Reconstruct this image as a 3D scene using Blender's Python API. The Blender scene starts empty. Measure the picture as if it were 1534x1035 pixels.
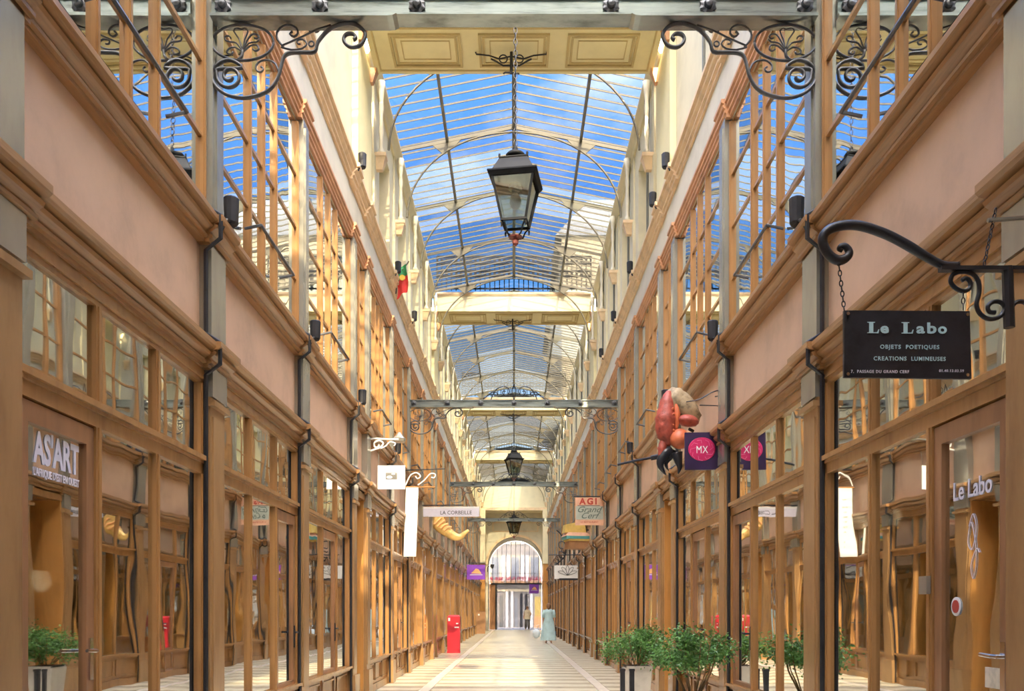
import bpy, bmesh, math, random
from mathutils import Vector, Matrix
random.seed(7)
PI = math.pi
sc = bpy.context.scene
COL = sc.collection

# ------------------------------------------------------------------ camera
cam = bpy.data.cameras.new('camera')
cam.sensor_width = 36.0
cam.lens = 36.0 * 1300 / 1534
cam.shift_x = -3 / 1534
cam.shift_y = 399.5 / 1534
cam.clip_end = 400
cam_o = bpy.data.objects.new('camera', cam)
COL.objects.link(cam_o)
cam_o.location = (0, 0, 1.3)
cam_o.rotation_euler = (PI / 2, 0, 0)
sc.camera = cam_o

# ------------------------------------------------------------------ view
sc.view_settings.view_transform = 'Standard'
sc.view_settings.look = 'None'
sc.view_settings.gamma = 1.0
sc.view_settings.use_curve_mapping = False
sc.view_settings.exposure = 1.1
sc.cycles.max_bounces = 14
sc.cycles.diffuse_bounces = 8
sc.cycles.glossy_bounces = 6
sc.cycles.transparent_max_bounces = 40
sc.cycles.sample_clamp_indirect = 6.0

# ------------------------------------------------------------------ sun and sky
SUN_DIR = Vector((-0.16, 1.26, -1.0)).normalized()
sun = bpy.data.lights.new('sun', 'SUN')
sun.energy = 17.5
sun.color = (1.0, 0.80, 0.50)
sun.angle = 0.012
sun_o = bpy.data.objects.new('sun', sun)
COL.objects.link(sun_o)
sun_o.rotation_euler = SUN_DIR.to_track_quat('-Z', 'Y').to_euler()
sun_o.location = (3, -12, 30)

world = bpy.data.worlds.new('world')
sc.world = world
world.use_nodes = True


class NT:
    """small helper for building node trees"""
    def __init__(self, tree):
        self.t = tree
        self.n = tree.nodes
        self.l = tree.links

    def node(self, typ, ins=None, **kw):
        nd = self.n.new(typ)
        for k, v in kw.items():
            setattr(nd, k, v)
        for k, v in (ins or {}).items():
            s = nd.inputs[k]
            if isinstance(v, bpy.types.NodeSocket):
                self.l.new(v, s)
            else:
                s.default_value = v
        return nd

    def math(self, op, a, b=0.0, c=0.0):
        return self.node('ShaderNodeMath', {0: a, 1: b, 2: c}, operation=op).outputs[0]

    def ramp(self, fac, stops):
        nd = self.n.new('ShaderNodeValToRGB')
        self.l.new(fac, nd.inputs[0])
        els = nd.color_ramp.elements
        while len(els) < len(stops):
            els.new(0.5)
        for e, (p, c) in zip(els, stops):
            e.position = p
            e.color = (*c, 1) if len(c) == 3 else c
        return nd.outputs[0]

    def mix(self, fac, a, b, mode='MIX'):
        nd = self.n.new('ShaderNodeMix')
        nd.data_type = 'RGBA'
        nd.blend_type = mode
        for idx, v in ((0, fac), (6, a), (7, b)):
            s = nd.inputs[idx]
            if isinstance(v, bpy.types.NodeSocket):
                self.l.new(v, s)
            else:
                s.default_value = v if idx == 0 else ((*v, 1) if len(v) == 3 else v)
        return nd.outputs[2]


world.node_tree.nodes.clear()
w = NT(world.node_tree)
tc = w.node('ShaderNodeTexCoord')
sep = w.node('ShaderNodeSeparateXYZ', {0: tc.outputs['Generated']})
blue = w.ramp(sep.outputs[2], [(0.0, (0.95, 0.93, 0.9)), (0.20, (0.70, 0.84, 1.0)), (0.32, (0.20, 0.50, 1.0)),
                               (0.42, (0.11, 0.35, 0.98)), (1.0, (0.14, 0.36, 0.9))])
# clouds laid on a flat layer overhead so that they flatten towards the horizon
zc = w.math('ADD', w.math('MAXIMUM', sep.outputs[2], 0.0), 0.12)
cl_x = w.math('DIVIDE', sep.outputs[0], zc)
cl_y = w.math('DIVIDE', sep.outputs[1], zc)
cv = w.node('ShaderNodeCombineXYZ', {0: cl_x, 1: cl_y, 2: 0.0})
cn = w.node('ShaderNodeTexNoise', {'Vector': cv.outputs[0], 'Scale': 1.1, 'Detail': 7.0, 'Roughness': 0.6})
cf = w.ramp(cn.outputs[0], [(0.54, (0, 0, 0)), (0.74, (0.9, 0.9, 0.9))])
cloudy = w.mix(cf, blue, (1.25, 1.2, 1.12))
# sky glow around the sun, raised to fill the passage with light
vd = w.node('ShaderNodeVectorMath', {0: tc.outputs['Generated'], 1: tuple(-SUN_DIR)}, operation='DOT_PRODUCT')
gl = w.math('POWER', w.math('MAXIMUM', vd.outputs['Value'], 0.0), 4.0)
glow = w.mix(gl, (0, 0, 0), (6.0, 5.0, 3.9))
tot = w.mix(1.0, cloudy, glow, 'ADD')
bg = w.node('ShaderNodeBackground', {0: tot, 1: 7.6})
wo = w.node('ShaderNodeOutputWorld', {0: bg.outputs[0]})

# ------------------------------------------------------------------ materials
def new_mat(name):
    m = bpy.data.materials.new(name)
    m.use_nodes = True
    m.node_tree.nodes.clear()
    t = NT(m.node_tree)
    out = t.node('ShaderNodeOutputMaterial')
    return m, t, out


def paint(name, col, rough=0.45, metal=0.0, vary=0.15, scale=6.0, stretch=(1, 1, 1), bump=0.0, spec=0.5, dark=None):
    m, t, out = new_mat(name)
    tc = t.node('ShaderNodeTexCoord')
    inf = t.node('ShaderNodeObjectInfo')
    off = t.node('ShaderNodeVectorMath', {0: tc.outputs['Object'], 1: inf.outputs['Location']}, operation='ADD')
    mp = t.node('ShaderNodeMapping', {'Vector': off.outputs[0], 'Scale': stretch})
    n = t.node('ShaderNodeTexNoise', {'Vector': mp.outputs[0], 'Scale': scale, 'Detail': 6.0, 'Roughness': 0.62})
    d = dark or tuple(c * (1 - 2.2 * vary) for c in col)
    lt = tuple(min(1, c * (1 + 1.1 * vary)) for c in col)
    c = t.ramp(n.outputs[0], [(0.25, d), (0.5, col), (0.78, lt)])
    b = t.node('ShaderNodeBsdfPrincipled', {'Base Color': c, 'Roughness': rough, 'Metallic': metal,
                                            'Specular IOR Level': spec})
    if bump:
        bp = t.node('ShaderNodeBump', {'Strength': bump, 'Distance': 0.01, 'Height': n.outputs[0]})
        t.l.new(bp.outputs[0], b.inputs['Normal'])
    t.l.new(b.outputs[0], out.inputs[0])
    return m


def emit_mat(name, col, strength):
    m, t, out = new_mat(name)
    e = t.node('ShaderNodeEmission', {0: (*col, 1), 1: strength})
    t.l.new(e.outputs[0], out.inputs[0])
    return m


M = {}
M['wood'] = paint('brown_gloss_wood', (0.39, 0.20, 0.072), 0.24, vary=0.12, scale=3.0, stretch=(3, 3, 0.5), spec=0.6)
M['wood_dark'] = paint('dark_brown_wood', (0.32, 0.16, 0.075), 0.28, vary=0.18, scale=3.0, stretch=(3, 3, 0.5))
M['moulding'] = paint('brown_moulding', (0.36, 0.19, 0.075), 0.34, vary=0.14, scale=14, stretch=(3, 0.25, 8))
M['band'] = paint('dusky_pink_panel', (0.64, 0.43, 0.28), 0.6, vary=0.10, scale=2.2, bump=0.12)
M['pilaster'] = paint('bronze_brown_pilaster', (0.40, 0.232, 0.10), 0.26, metal=0.15, vary=0.14, scale=2.2, stretch=(2, 2, 0.6))
M['grey_metal'] = paint('grey_olive_metal', (0.38, 0.365, 0.30), 0.24, metal=0.5, vary=0.12, scale=2.0, stretch=(2, 2, 0.7))
M['orange_cornice'] = paint('orange_brown_cornice', (0.56, 0.29, 0.14), 0.45, vary=0.18, scale=5)
M['tan_cornice'] = paint('tan_cornice', (0.74, 0.56, 0.34), 0.55, vary=0.12, scale=4)
M['cream'] = paint('cream_plaster', (0.70, 0.635, 0.42), 0.75, vary=0.07, scale=1.6)
M['pale'] = paint('pale_stone_plaster', (0.64, 0.60, 0.46), 0.7, vary=0.08, scale=2)
M['soffit'] = paint('warm_cream_soffit', (0.72, 0.66, 0.38), 0.7, vary=0.05, scale=2)
M['soffit_line'] = paint('tan_coffer_moulding', (0.50, 0.40, 0.18), 0.7, vary=0.08, scale=4)
M['iron'] = paint('black_iron', (0.025, 0.026, 0.03), 0.42, metal=0.2, vary=0.25, scale=12)
M['iron_grey'] = paint('grey_green_iron', (0.31, 0.35, 0.33), 0.24, metal=0.6, vary=0.35, scale=5, stretch=(0.5, 1, 5))
M['scroll_grey'] = paint('dark_grey_scroll_iron', (0.10, 0.105, 0.11), 0.38, metal=0.4, vary=0.25, scale=9)
M['roof_iron'] = paint('cream_roof_iron', (0.14, 0.125, 0.08), 0.5, vary=0.12, scale=4)
M['roof_dark'] = paint('dark_roof_iron', (0.16, 0.16, 0.13), 0.5, vary=0.15, scale=4)
M['rust'] = paint('rusty_red_iron', (0.22, 0.06, 0.05), 0.5, vary=0.2, scale=8)
M['white'] = paint('white_board', (0.83, 0.83, 0.81), 0.5, vary=0.04, scale=3)
M['lantern_metal'] = paint('lantern_black_metal', (0.008, 0.009, 0.01), 0.6, metal=0.0, vary=0.2, scale=7, spec=0.15)
M['stone_light'] = paint('light_floor_stone', (0.78, 0.73, 0.54), 0.25, vary=0.1, scale=3)
M['stone_dark'] = paint('dark_floor_stone', (0.52, 0.47, 0.34), 0.25, vary=0.12, scale=3)
M['stone_edge'] = paint('pale_edge_stone', (0.74, 0.67, 0.54), 0.32, vary=0.08, scale=3)
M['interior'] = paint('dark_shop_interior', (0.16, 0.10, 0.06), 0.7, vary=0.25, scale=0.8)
M['asphalt'] = paint('street_stone', (0.5, 0.47, 0.42), 0.8, vary=0.15, scale=2)
M['red'] = paint('red_enamel', (0.62, 0.03, 0.05), 0.35, vary=0.08, scale=3)
M['leaf'] = paint('green_leaf', (0.10, 0.25, 0.045), 0.4, vary=0.38, scale=14)
M['stem'] = paint('brown_stem', (0.24, 0.15, 0.06), 0.7, vary=0.2, scale=12)
M['pot_dark'] = paint('dark_plant_pot', (0.06, 0.05, 0.045), 0.5, vary=0.2, scale=5)
M['pot_pale'] = paint('pale_plant_pot', (0.62, 0.58, 0.5), 0.6, vary=0.1, scale=5)
M['soil'] = paint('soil', (0.07, 0.045, 0.03), 0.95, vary=0.3, scale=20)
M['sign_black'] = paint('weathered_black_slate', (0.022, 0.022, 0.028), 0.45, vary=0.35, scale=7)
M['sign_blue'] = paint('pale_blue_lettering', (0.50, 0.74, 0.80), 0.5, vary=0.06, scale=20)
M['lettering_pale'] = paint('pale_lilac_lettering', (0.72, 0.70, 0.78), 0.5, vary=0.04, scale=20)
M['ink'] = paint('black_ink', (0.02, 0.02, 0.025), 0.6, vary=0.1, scale=20)
M['ink_grey'] = paint('grey_ink', (0.16, 0.16, 0.15), 0.6, vary=0.1, scale=20)
M['ink_red'] = paint('red_ink', (0.45, 0.05, 0.03), 0.6, vary=0.1, scale=20)
M['ink_green'] = paint('grey_green_ink', (0.09, 0.13, 0.11), 0.6, vary=0.1, scale=20)
M['purple'] = paint('purple_panel', (0.22, 0.05, 0.48), 0.5, vary=0.08, scale=5)
M['orange'] = paint('pale_orange_print', (0.85, 0.45, 0.2), 0.5, vary=0.08, scale=8)
M['magenta'] = paint('magenta_print', (0.55, 0.02, 0.12), 0.4, vary=0.1, scale=12)
M['navy'] = paint('dark_navy_panel', (0.03, 0.015, 0.06), 0.4, vary=0.2, scale=5)
M['pinkline'] = paint('pink_print', (0.75, 0.2, 0.35), 0.4, vary=0.1, scale=12)
M['teal'] = paint('teal_paint', (0.10, 0.36, 0.36), 0.5, vary=0.12, scale=6)
M['yellow'] = paint('yellow_paint', (0.68, 0.5, 0.14), 0.5, vary=0.12, scale=6)
M['brown_box'] = paint('brown_box_board', (0.36, 0.19, 0.09), 0.5, vary=0.12, scale=5)
M['salmon'] = paint('salmon_enamel', (0.72, 0.42, 0.27), 0.5, vary=0.1, scale=7)
M['sage'] = paint('sage_enamel', (0.42, 0.46, 0.39), 0.5, vary=0.08, scale=6)
M['claw_red'] = paint('red_shell', (0.36, 0.07, 0.045), 0.5, vary=0.3, scale=16, bump=0.9)
M['claw_orange'] = paint('orange_shell', (0.52, 0.13, 0.05), 0.48, vary=0.25, scale=10, bump=0.5)
M['claw_tan'] = paint('tan_shell', (0.34, 0.26, 0.15), 0.65, vary=0.35, scale=12, bump=0.9)
M['claw_black'] = paint('black_claw_tip', (0.02, 0.022, 0.028), 0.3, vary=0.2, scale=8)
M['gold'] = paint('golden_resin', (0.66, 0.44, 0.16), 0.4, metal=0.2, vary=0.2, scale=5)
M['flag_green'] = paint('green_flag_cloth', (0.03, 0.24, 0.09), 0.8, vary=0.1, scale=8)
M['flag_red'] = paint('red_flag_cloth', (0.70, 0.05, 0.04), 0.8, vary=0.1, scale=8)
M['flag_yellow'] = paint('yellow_flag_emblem', (0.75, 0.55, 0.08), 0.8, vary=0.1, scale=8)
M['skin'] = paint('skin', (0.55, 0.33, 0.23), 0.55, vary=0.05, scale=6)
M['hair'] = paint('brown_hair', (0.18, 0.09, 0.04), 0.5, vary=0.2, scale=20)
M['dress_blue'] = paint('pale_blue_cloth', (0.42, 0.58, 0.60), 0.85, vary=0.1, scale=6)
M['bag_white'] = paint('pale_bag', (0.62, 0.70, 0.76), 0.6, vary=0.1, scale=6)
M['cloth_cream'] = paint('cream_cloth', (0.72, 0.64, 0.48), 0.85, vary=0.2, scale=14)
M['cloth_dark'] = paint('dark_trousers', (0.16, 0.15, 0.15), 0.85, vary=0.1, scale=6)
M['facade'] = paint('sunlit_facade', (0.34, 0.32, 0.30), 0.8, vary=0.08, scale=0.8)
M['facade_b'] = paint('buff_facade', (0.78, 0.68, 0.46), 0.8, vary=0.06, scale=0.6)
M['zinc'] = paint('zinc_roof', (0.30, 0.33, 0.37), 0.5, metal=0.3, vary=0.1, scale=1)
M['flower'] = paint('pink_red_flower', (0.45, 0.05, 0.09), 0.6, vary=0.25, scale=20)
M['blue_plastic'] = paint('blue_plastic', (0.08, 0.22, 0.42), 0.4, vary=0.1, scale=6)
M['chrome'] = paint('chrome', (0.7, 0.7, 0.72), 0.15, metal=1.0, vary=0.05, scale=4)
M['brass'] = paint('brass', (0.7, 0.48, 0.16), 0.25, metal=1.0, vary=0.08, scale=6)
M['fawn_door'] = paint('ochre_door', (0.55, 0.27, 0.075), 0.32, vary=0.12, scale=3, stretch=(3, 3, 0.5))
M['bulb'] = emit_mat('warm_bulb', (1.0, 0.85, 0.6), 2.5)


def glass_mat(name, refl, tint, wav, dirt=0.0, lo=0.25):
    """window glass: mirrors the passage, slightly wavy like old panes, lets the rest through"""
    m, t, out = new_mat(name)
    tc = t.node('ShaderNodeTexCoord')
    inf = t.node('ShaderNodeObjectInfo')
    rv = t.math('MULTIPLY', inf.outputs['Random'], 37.0)
    off = t.node('ShaderNodeCombineXYZ', {0: rv, 1: rv, 2: rv})
    ad = t.node('ShaderNodeVectorMath', {0: tc.outputs['Object'], 1: off.outputs[0]}, operation='ADD')
    mp = t.node('ShaderNodeMapping', {'Vector': ad.outputs[0], 'Scale': (1, 1.3, 0.8)})
    n = t.node('ShaderNodeTexNoise', {'Vector': mp.outputs[0], 'Scale': 1.7, 'Detail': 1.0})
    bp = t.node('ShaderNodeBump', {'Strength': 1.0, 'Distance': wav, 'Height': n.outputs[0]})
    g = t.node('ShaderNodeBsdfGlossy', {'Color': (0.93, 0.94, 0.92, 1), 'Roughness': 0.015, 'Normal': bp.outputs[0]})
    tr = t.node('ShaderNodeBsdfTransparent', {'Color': (*tint, 1)})
    lw = t.node('ShaderNodeFresnel', {'IOR': 1.55})
    fac = t.math('MINIMUM', t.math('ADD', t.math('MULTIPLY', lw.outputs[0], refl), lo), 0.95)
    mx = t.node('ShaderNodeMixShader', {0: fac, 1: tr.outputs[0], 2: g.outputs[0]})
    t.l.new(mx.outputs[0], out.inputs[0])
    return m


M['glass'] = glass_mat('shop_window_glass', 2.0, (0.80, 0.80, 0.76), 0.0020, lo=0.44)
M['glass_up'] = glass_mat('upper_window_glass', 2.0, (0.72, 0.75, 0.78), 0.0013, lo=0.5)
M['lamp_glass'] = glass_mat('lantern_glass', 0.8, (0.80, 0.86, 0.80), 0.002, lo=0.15)


def roof_glass(name, T0, tint, frost=0.0):
    """greenish wired roof glass: the path through the pane grows, and the light falls, at grazing angles"""
    m, t, out = new_mat(name)
    geo = t.node('ShaderNodeNewGeometry')
    dt = t.node('ShaderNodeVectorMath', {0: geo.outputs['Incoming'], 1: geo.outputs['Normal']}, operation='DOT_PRODUCT')
    c = t.math('MAXIMUM', t.math('ABSOLUTE', dt.outputs['Value']), 0.36)
    ex = t.math('DIVIDE', 0.5, c)
    pw = t.math('POWER', T0, ex)
    colr = t.mix(1.0, (*tint, 1), pw, 'MULTIPLY')
    tr = t.node('ShaderNodeBsdfTransparent', {'Color': colr})
    g = t.node('ShaderNodeBsdfGlossy', {'Color': (0.9, 0.95, 1, 1), 'Roughness': 0.05})
    mx = t.node('ShaderNodeMixShader', {0: 0.04, 1: tr.outputs[0], 2: g.outputs[0]})
    last = mx.outputs[0]
    if frost:
        df = t.node('ShaderNodeBsdfTranslucent', {'Color': (0.82, 0.88, 0.86, 1)})
        mx2 = t.node('ShaderNodeMixShader', {0: frost, 1: last, 2: df.outputs[0]})
        last = mx2.outputs[0]
    t.l.new(last, out.inputs[0])
    return m


M['roof_glass'] = roof_glass('roof_glass', 0.29, (0.985, 0.995, 1.0))
M['roof_frost'] = roof_glass('roof_frosted_glass', 0.29, (0.97, 1.0, 0.99), 0.022)

M['roof_glass_clear'] = roof_glass('clearer_roof_glass', 0.47, (0.985, 0.995, 1.0))  # clearer panes for the unseen near roof, added to brighten the near bays
M['gable_glass'] = roof_glass('gable_glass', 0.07, (0.9, 0.97, 1.0))
M['gate_glass'] = roof_glass('gate_glass', 0.085, (0.98, 0.98, 1.0))

# ------------------------------------------------------------------ mesh helpers
class MB:
    """collects simple solids; side s=-1 mirrors them in x"""
    def __init__(self):
        self.v, self.f, self.mi = [], [], []
        self.cur = 0

    def add(self, vs, fs):
        b = len(self.v)
        self.v += [tuple(p) for p in vs]
        self.f += [tuple(i + b for i in f) for f in fs]
        self.mi += [self.cur] * len(fs)
        return self

    def box(self, x0, x1, y0, y1, z0, z1):
        if x0 > x1: x0, x1 = x1, x0
        if y0 > y1: y0, y1 = y1, y0
        if z0 > z1: z0, z1 = z1, z0
        vs = [(x0, y0, z0), (x1, y0, z0), (x1, y1, z0), (x0, y1, z0), (x0, y0, z1), (x1, y0, z1), (x1, y1, z1), (x0, y1, z1)]
        return self.add(vs, [(0, 3, 2, 1), (4, 5, 6, 7), (0, 1, 5, 4), (1, 2, 6, 5), (2, 3, 7, 6), (3, 0, 4, 7)])

    def frustum(self, cx, cy, z0, z1, hx0, hy0, hx1, hy1):
        vs = [(cx - hx0, cy - hy0, z0), (cx + hx0, cy - hy0, z0), (cx + hx0, cy + hy0, z0), (cx - hx0, cy + hy0, z0),
              (cx - hx1, cy - hy1, z1), (cx + hx1, cy - hy1, z1), (cx + hx1, cy + hy1, z1), (cx - hx1, cy + hy1, z1)]
        return self.add(vs, [(0, 3, 2, 1), (4, 5, 6, 7), (0, 1, 5, 4), (1, 2, 6, 5), (2, 3, 7, 6), (3, 0, 4, 7)])

    def bar(self, p, q, wd, ht, up=(0, 0, 1)):
        p, q = Vector(p), Vector(q)
        d = (q - p).normalized()
        side = d.cross(Vector(up))
        if side.length < 1e-4:
            side = d.cross(Vector((0, 1, 0)))
        side.normalize()
        u = side.cross(d).normalized()
        a, b = side * wd / 2, u * ht / 2
        vs = [p - a - b, p + a - b, p + a + b, p - a + b, q - a - b, q + a - b, q + a + b, q - a + b]
        return self.add(vs, [(0, 1, 2, 3), (7, 6, 5, 4), (0, 4, 5, 1), (1, 5, 6, 2), (2, 6, 7, 3), (3, 7, 4, 0)])

    def profile(self, prof, y0, y1, s=1):
        """extrude a closed (d,z) outline along y on wall side s; d measured from the wall plane, negative = into the passage"""
        n = len(prof)
        vs = [(s * (HW + d), y0, z) for d, z in prof] + [(s * (HW + d), y1, z) for d, z in prof]
        fs = [(i, (i + 1) % n, n + (i + 1) % n, n + i) for i in range(n)]
        fs += [tuple(range(n))[::-1], tuple(range(n, 2 * n))]
        return self.add(vs, fs)

    def prism(self, pts, axis, a, b):
        """extrude polygon pts along axis ('x','y','z') from a to b"""
        n = len(pts)
        def mk(p, c):
            return {'y': (p[0], c, p[1]), 'x': (c, p[0], p[1]), 'z': (p[0], p[1], c)}[axis]
        vs = [mk(p, a) for p in pts] + [mk(p, b) for p in pts]
        fs = [(i, (i + 1) % n, n + (i + 1) % n, n + i) for i in range(n)]
        fs += [tuple(range(n))[::-1], tuple(range(n, 2 * n))]
        return self.add(vs, fs)

    def tube(self, pts, r, n=6, closed=False, flat=1.0):
        pts = [Vector(p) for p in pts]
        m = len(pts)
        rs = r if isinstance(r, (list, tuple)) else [r] * m
        tang = []
        for i in range(m):
            if closed:
                d = pts[(i + 1) % m] - pts[i - 1]
            else:
                d = pts[min(i + 1, m - 1)] - pts[max(i - 1, 0)]
            tang.append(d.normalized() if d.length > 1e-9 else Vector((0, 0, 1)))
        ref = Vector((0, 1, 0)) if abs(tang[0].y) < 0.9 else Vector((1, 0, 0))
        nrm = (ref - tang[0] * ref.dot(tang[0])).normalized()
        vs = []
        for i in range(m):
            nrm = nrm - tang[i] * nrm.dot(tang[i])
            if nrm.length < 1e-6:
                nrm = tang[i].orthogonal()
            nrm.normalize()
            bi = tang[i].cross(nrm)
            for k in range(n):
                a = 2 * PI * k / n + PI / n
                vs.append(pts[i] + nrm * math.cos(a) * rs[i] * flat + bi * math.sin(a) * rs[i])
        fs = []
        for i in range(m if closed else m - 1):
            j = (i + 1) % m
            for k in range(n):
                fs.append((i * n + k, i * n + (k + 1) % n, j * n + (k + 1) % n, j * n + k))
        if not closed:
            fs.append(tuple(range(n))[::-1])
            fs.append(tuple((m - 1) * n + k for k in range(n)))
        return self.add(vs, fs)

    def lathe(self, prof, n=12, c=(0, 0, 0), axis='z'):
        vs, fs = [], []
        for r, z in prof:
            for k in range(n):
                a = 2 * PI * k / n
                p = (r * math.cos(a), r * math.sin(a), z)
                if axis == 'y':
                    p = (p[0], p[2], p[1])
                vs.append((p[0] + c[0], p[1] + c[1], p[2] + c[2]))
        m = len(prof)
        for i in range(m - 1):
            for k in range(n):
                fs.append((i * n + k, i * n + (k + 1) % n, (i + 1) * n + (k + 1) % n, (i + 1) * n + k))
        fs.append(tuple(range(n))[::-1])
        fs.append(tuple((m - 1) * n + k for k in range(n)))
        return self.add(vs, fs)

    def blob(self, c, r, rot=None, nu=14, nv=9, fn=None):
        """ellipsoid, fn(unit)->scale lets it be shaped"""
        vs, fs = [], []
        R = rot or Matrix.Identity(3)
        for j in range(nv + 1):
            th = PI * j / nv
            for i in range(nu):
                ph = 2 * PI * i / nu
                u = Vector((math.sin(th) * math.cos(ph), math.sin(th) * math.sin(ph), math.cos(th)))
                k = fn(u) if fn else 1.0
                p = R @ Vector((u.x * r[0] * k, u.y * r[1] * k, u.z * r[2] * k)) + Vector(c)
                vs.append(p)
        for j in range(nv):
            for i in range(nu):
                a, b = j * nu + i, j * nu + (i + 1) % nu
                fs.append((a, b, b + nu, a + nu))
        return self.add(vs, fs)

    def mesh(self, name, mats, smooth=False, weld=False):
        me = bpy.data.meshes.new(name)
        me.from_pydata(self.v, [], self.f)
        for mt in (mats if isinstance(mats, (list, tuple)) else [mats]):
            me.materials.append(M[mt] if isinstance(mt, str) else mt)
        if any(self.mi):
            me.polygons.foreach_set('material_index', self.mi)
        bm = bmesh.new()
        bm.from_mesh(me)
        if weld:
            bmesh.ops.remove_doubles(bm, verts=bm.verts, dist=1e-5)
        bmesh.ops.recalc_face_normals(bm, faces=bm.faces)
        bm.to_mesh(me)
        bm.free()
        if smooth:
            me.polygons.foreach_set('use_smooth', [True] * len(me.polygons))
        me.update()
        return me

    def build(self, name, mats, parent=None, loc=None, smooth=False, weld=False):
        return link(name, self.mesh(name, mats, smooth, weld), parent, loc)


def link(name, me, parent=None, loc=None):
    o = bpy.data.objects.new(name, me)
    COL.objects.link(o)
    if parent is not None:
        o.parent = parent
    if loc is not None:
        o.location = loc
    return o


def tag(o, label=None, cat=None, group=None, kind=None):
    if label: o['label'] = label
    if cat: o['category'] = cat
    if group: o['group'] = group
    if kind: o['kind'] = kind
    return o


def empty(name, loc=(0, 0, 0), rz=0.0, **kw):
    o = bpy.data.objects.new(name, None)
    o.empty_display_size = 0.1
    COL.objects.link(o)
    o.location = loc
    o.rotation_euler = (0, 0, rz)
    return tag(o, **kw)


CACHE = {}
def cached(key, name, fn, mats, smooth=False):
    if key not in CACHE:
        mb = MB()
        fn(mb)
        CACHE[key] = mb.mesh(name, mats, smooth)
    return CACHE[key]


def text_mesh(name, s, size, mat, parent, loc, rot=(PI / 2, 0, 0), depth=0.003, align='CENTER', sx=1.0, bold=0.0, space=1.0, shear=0.0, width=None, split=False):
    cu = bpy.data.curves.new(name, 'FONT')
    cu.body = s
    cu.size = size
    cu.extrude = depth
    cu.offset = bold
    cu.align_x = align
    cu.align_y = 'CENTER'
    cu.space_character = space
    cu.shear = shear
    cu.resolution_u = 3
    tmp = bpy.data.objects.new(name + '_tmp', cu)
    COL.objects.link(tmp)
    dg = bpy.context.evaluated_depsgraph_get()
    me = bpy.data.meshes.new_from_object(tmp.evaluated_get(dg))
    bpy.data.objects.remove(tmp)
    bpy.data.curves.remove(cu)
    me.name = name
    me.materials.clear()
    me.materials.append(M[mat])
    xs_ = [v.co.x for v in me.vertices]
    if width:
        sx = width / (max(xs_) - min(xs_))
    for v in me.vertices:
        v.co.x *= sx
    if split:
        bm = bmesh.new()
        bm.from_mesh(me)
        bmesh.ops.remove_doubles(bm, verts=bm.verts, dist=1e-6)
        seen, parts = set(), []
        for v in bm.verts:
            if v.index in seen: continue
            st_, isl = [v], []
            seen.add(v.index)
            while st_:
                u = st_.pop(); isl.append(u)
                for e in u.link_edges:
                    w_ = e.other_vert(u)
                    if w_.index not in seen:
                        seen.add(w_.index); st_.append(w_)
            parts.append(isl)
        out = []
        for isl in parts:
            idx = {v.index: n_ for n_, v in enumerate(isl)}
            fs_ = [[idx[v.index] for v in f.verts] for f in bm.faces if f.verts[0].index in idx]
            m2 = bpy.data.meshes.new('letter')
            m2.from_pydata([v.co for v in isl], [], fs_)
            m2.materials.append(M[mat])
            o = link('letter', m2, parent, loc)
            o.rotation_euler = rot
            out.append(o)
        bm.free()
        return out[0]
    o = link(name, me, parent, loc)
    o.rotation_euler = rot
    o['kind'] = 'stuff'
    return o


# ------------------------------------------------------------------ layout of the passage
HW = 2.3                      # half width, wall plane
P = [0.95, 3.82, 6.6, 9.39, 12.3]
y = 12.3
BRIDGES = []
for k in range(4):
    BRIDGES.append((y, y + 1.15))
    y += 1.15
    P.append(y)
    for _ in range(4):
        y += 2.65
        P.append(y)
P = [round(p, 3) for p in P]
YEND = P[-1]                  # 59.4
BR_Y0 = {round(a, 3) for a, b in BRIDGES}
NEAR = 26.0                   # bays nearer than this get every piece as its own part
SOFF, BTOP = 9.64, 10.22
EAVE, RIDGE = 10.17, 10.62


def truss_ys(a, b):
    out, t = [], a + 0.75
    while t < b - 0.05:
        out.append(min(t, b - 0.1))
        t += 2.43
    return out


PW = 0.16                     # half width of a pilaster
ORD = ['first', 'second', 'third', 'fourth', 'fifth', 'sixth', 'seventh', 'eighth', 'ninth', 'tenth', 'eleventh', 'twelfth',
       'thirteenth', 'fourteenth', 'fifteenth', 'sixteenth', 'seventeenth', 'eighteenth', 'nineteenth', 'twentieth',
       'twenty-first', 'twenty-second', 'twenty-third', 'twenty-fourth', 'twenty-fifth', 'twenty-sixth']
SIDE = {-1: 'left', 1: 'right'}

# ------------------------------------------------------------------ floor
floor = MB().box(-4.6, 4.6, -8, 96, -0.3, -0.012).build('floor', 'stone_dark')
tag(floor, 'stone floor of the covered passage laid in pale and dark cross strips', kind='structure')
strip_len = 0.42
yy = 6.0
i = 0
while yy < 62:
    key = ('strip', i % 2)
    ht = 0.012 if i % 2 == 0 else 0.008
    me = cached(key, 'paving_strip', lambda mb: mb.box(-1.4, 1.4, 0.006, strip_len - 0.006, -0.012, (0.0 if i % 2 == 0 else -0.002)),
                'stone_light' if i % 2 == 0 else 'stone_dark')
    link('paving_strip', me, floor, (0, yy, 0))
    for s in (-1, 1):
        mo = cached(('ostrip', i % 2), 'side_strip', lambda mb: mb.box(-0.36, 0.36, 0.006, strip_len - 0.006, -0.012, (0.0 if i % 2 == 0 else -0.002)),
                    'stone_light' if i % 2 == 0 else 'stone_dark')
        link('side_strip', mo, floor, (s * 1.95, yy + 0.1, 0))
    if i % 3 == 0:
        for s in (-1, 1):
            me = cached('edge', 'edge_slab', lambda mb: mb.box(-0.085, 0.085, 0.006, 3 * strip_len - 0.006, -0.012, 0.001), 'stone_edge')
            link('edge_slab', me, floor, (s * 1.495, yy, 0))
    yy += strip_len
    i += 1

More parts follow.
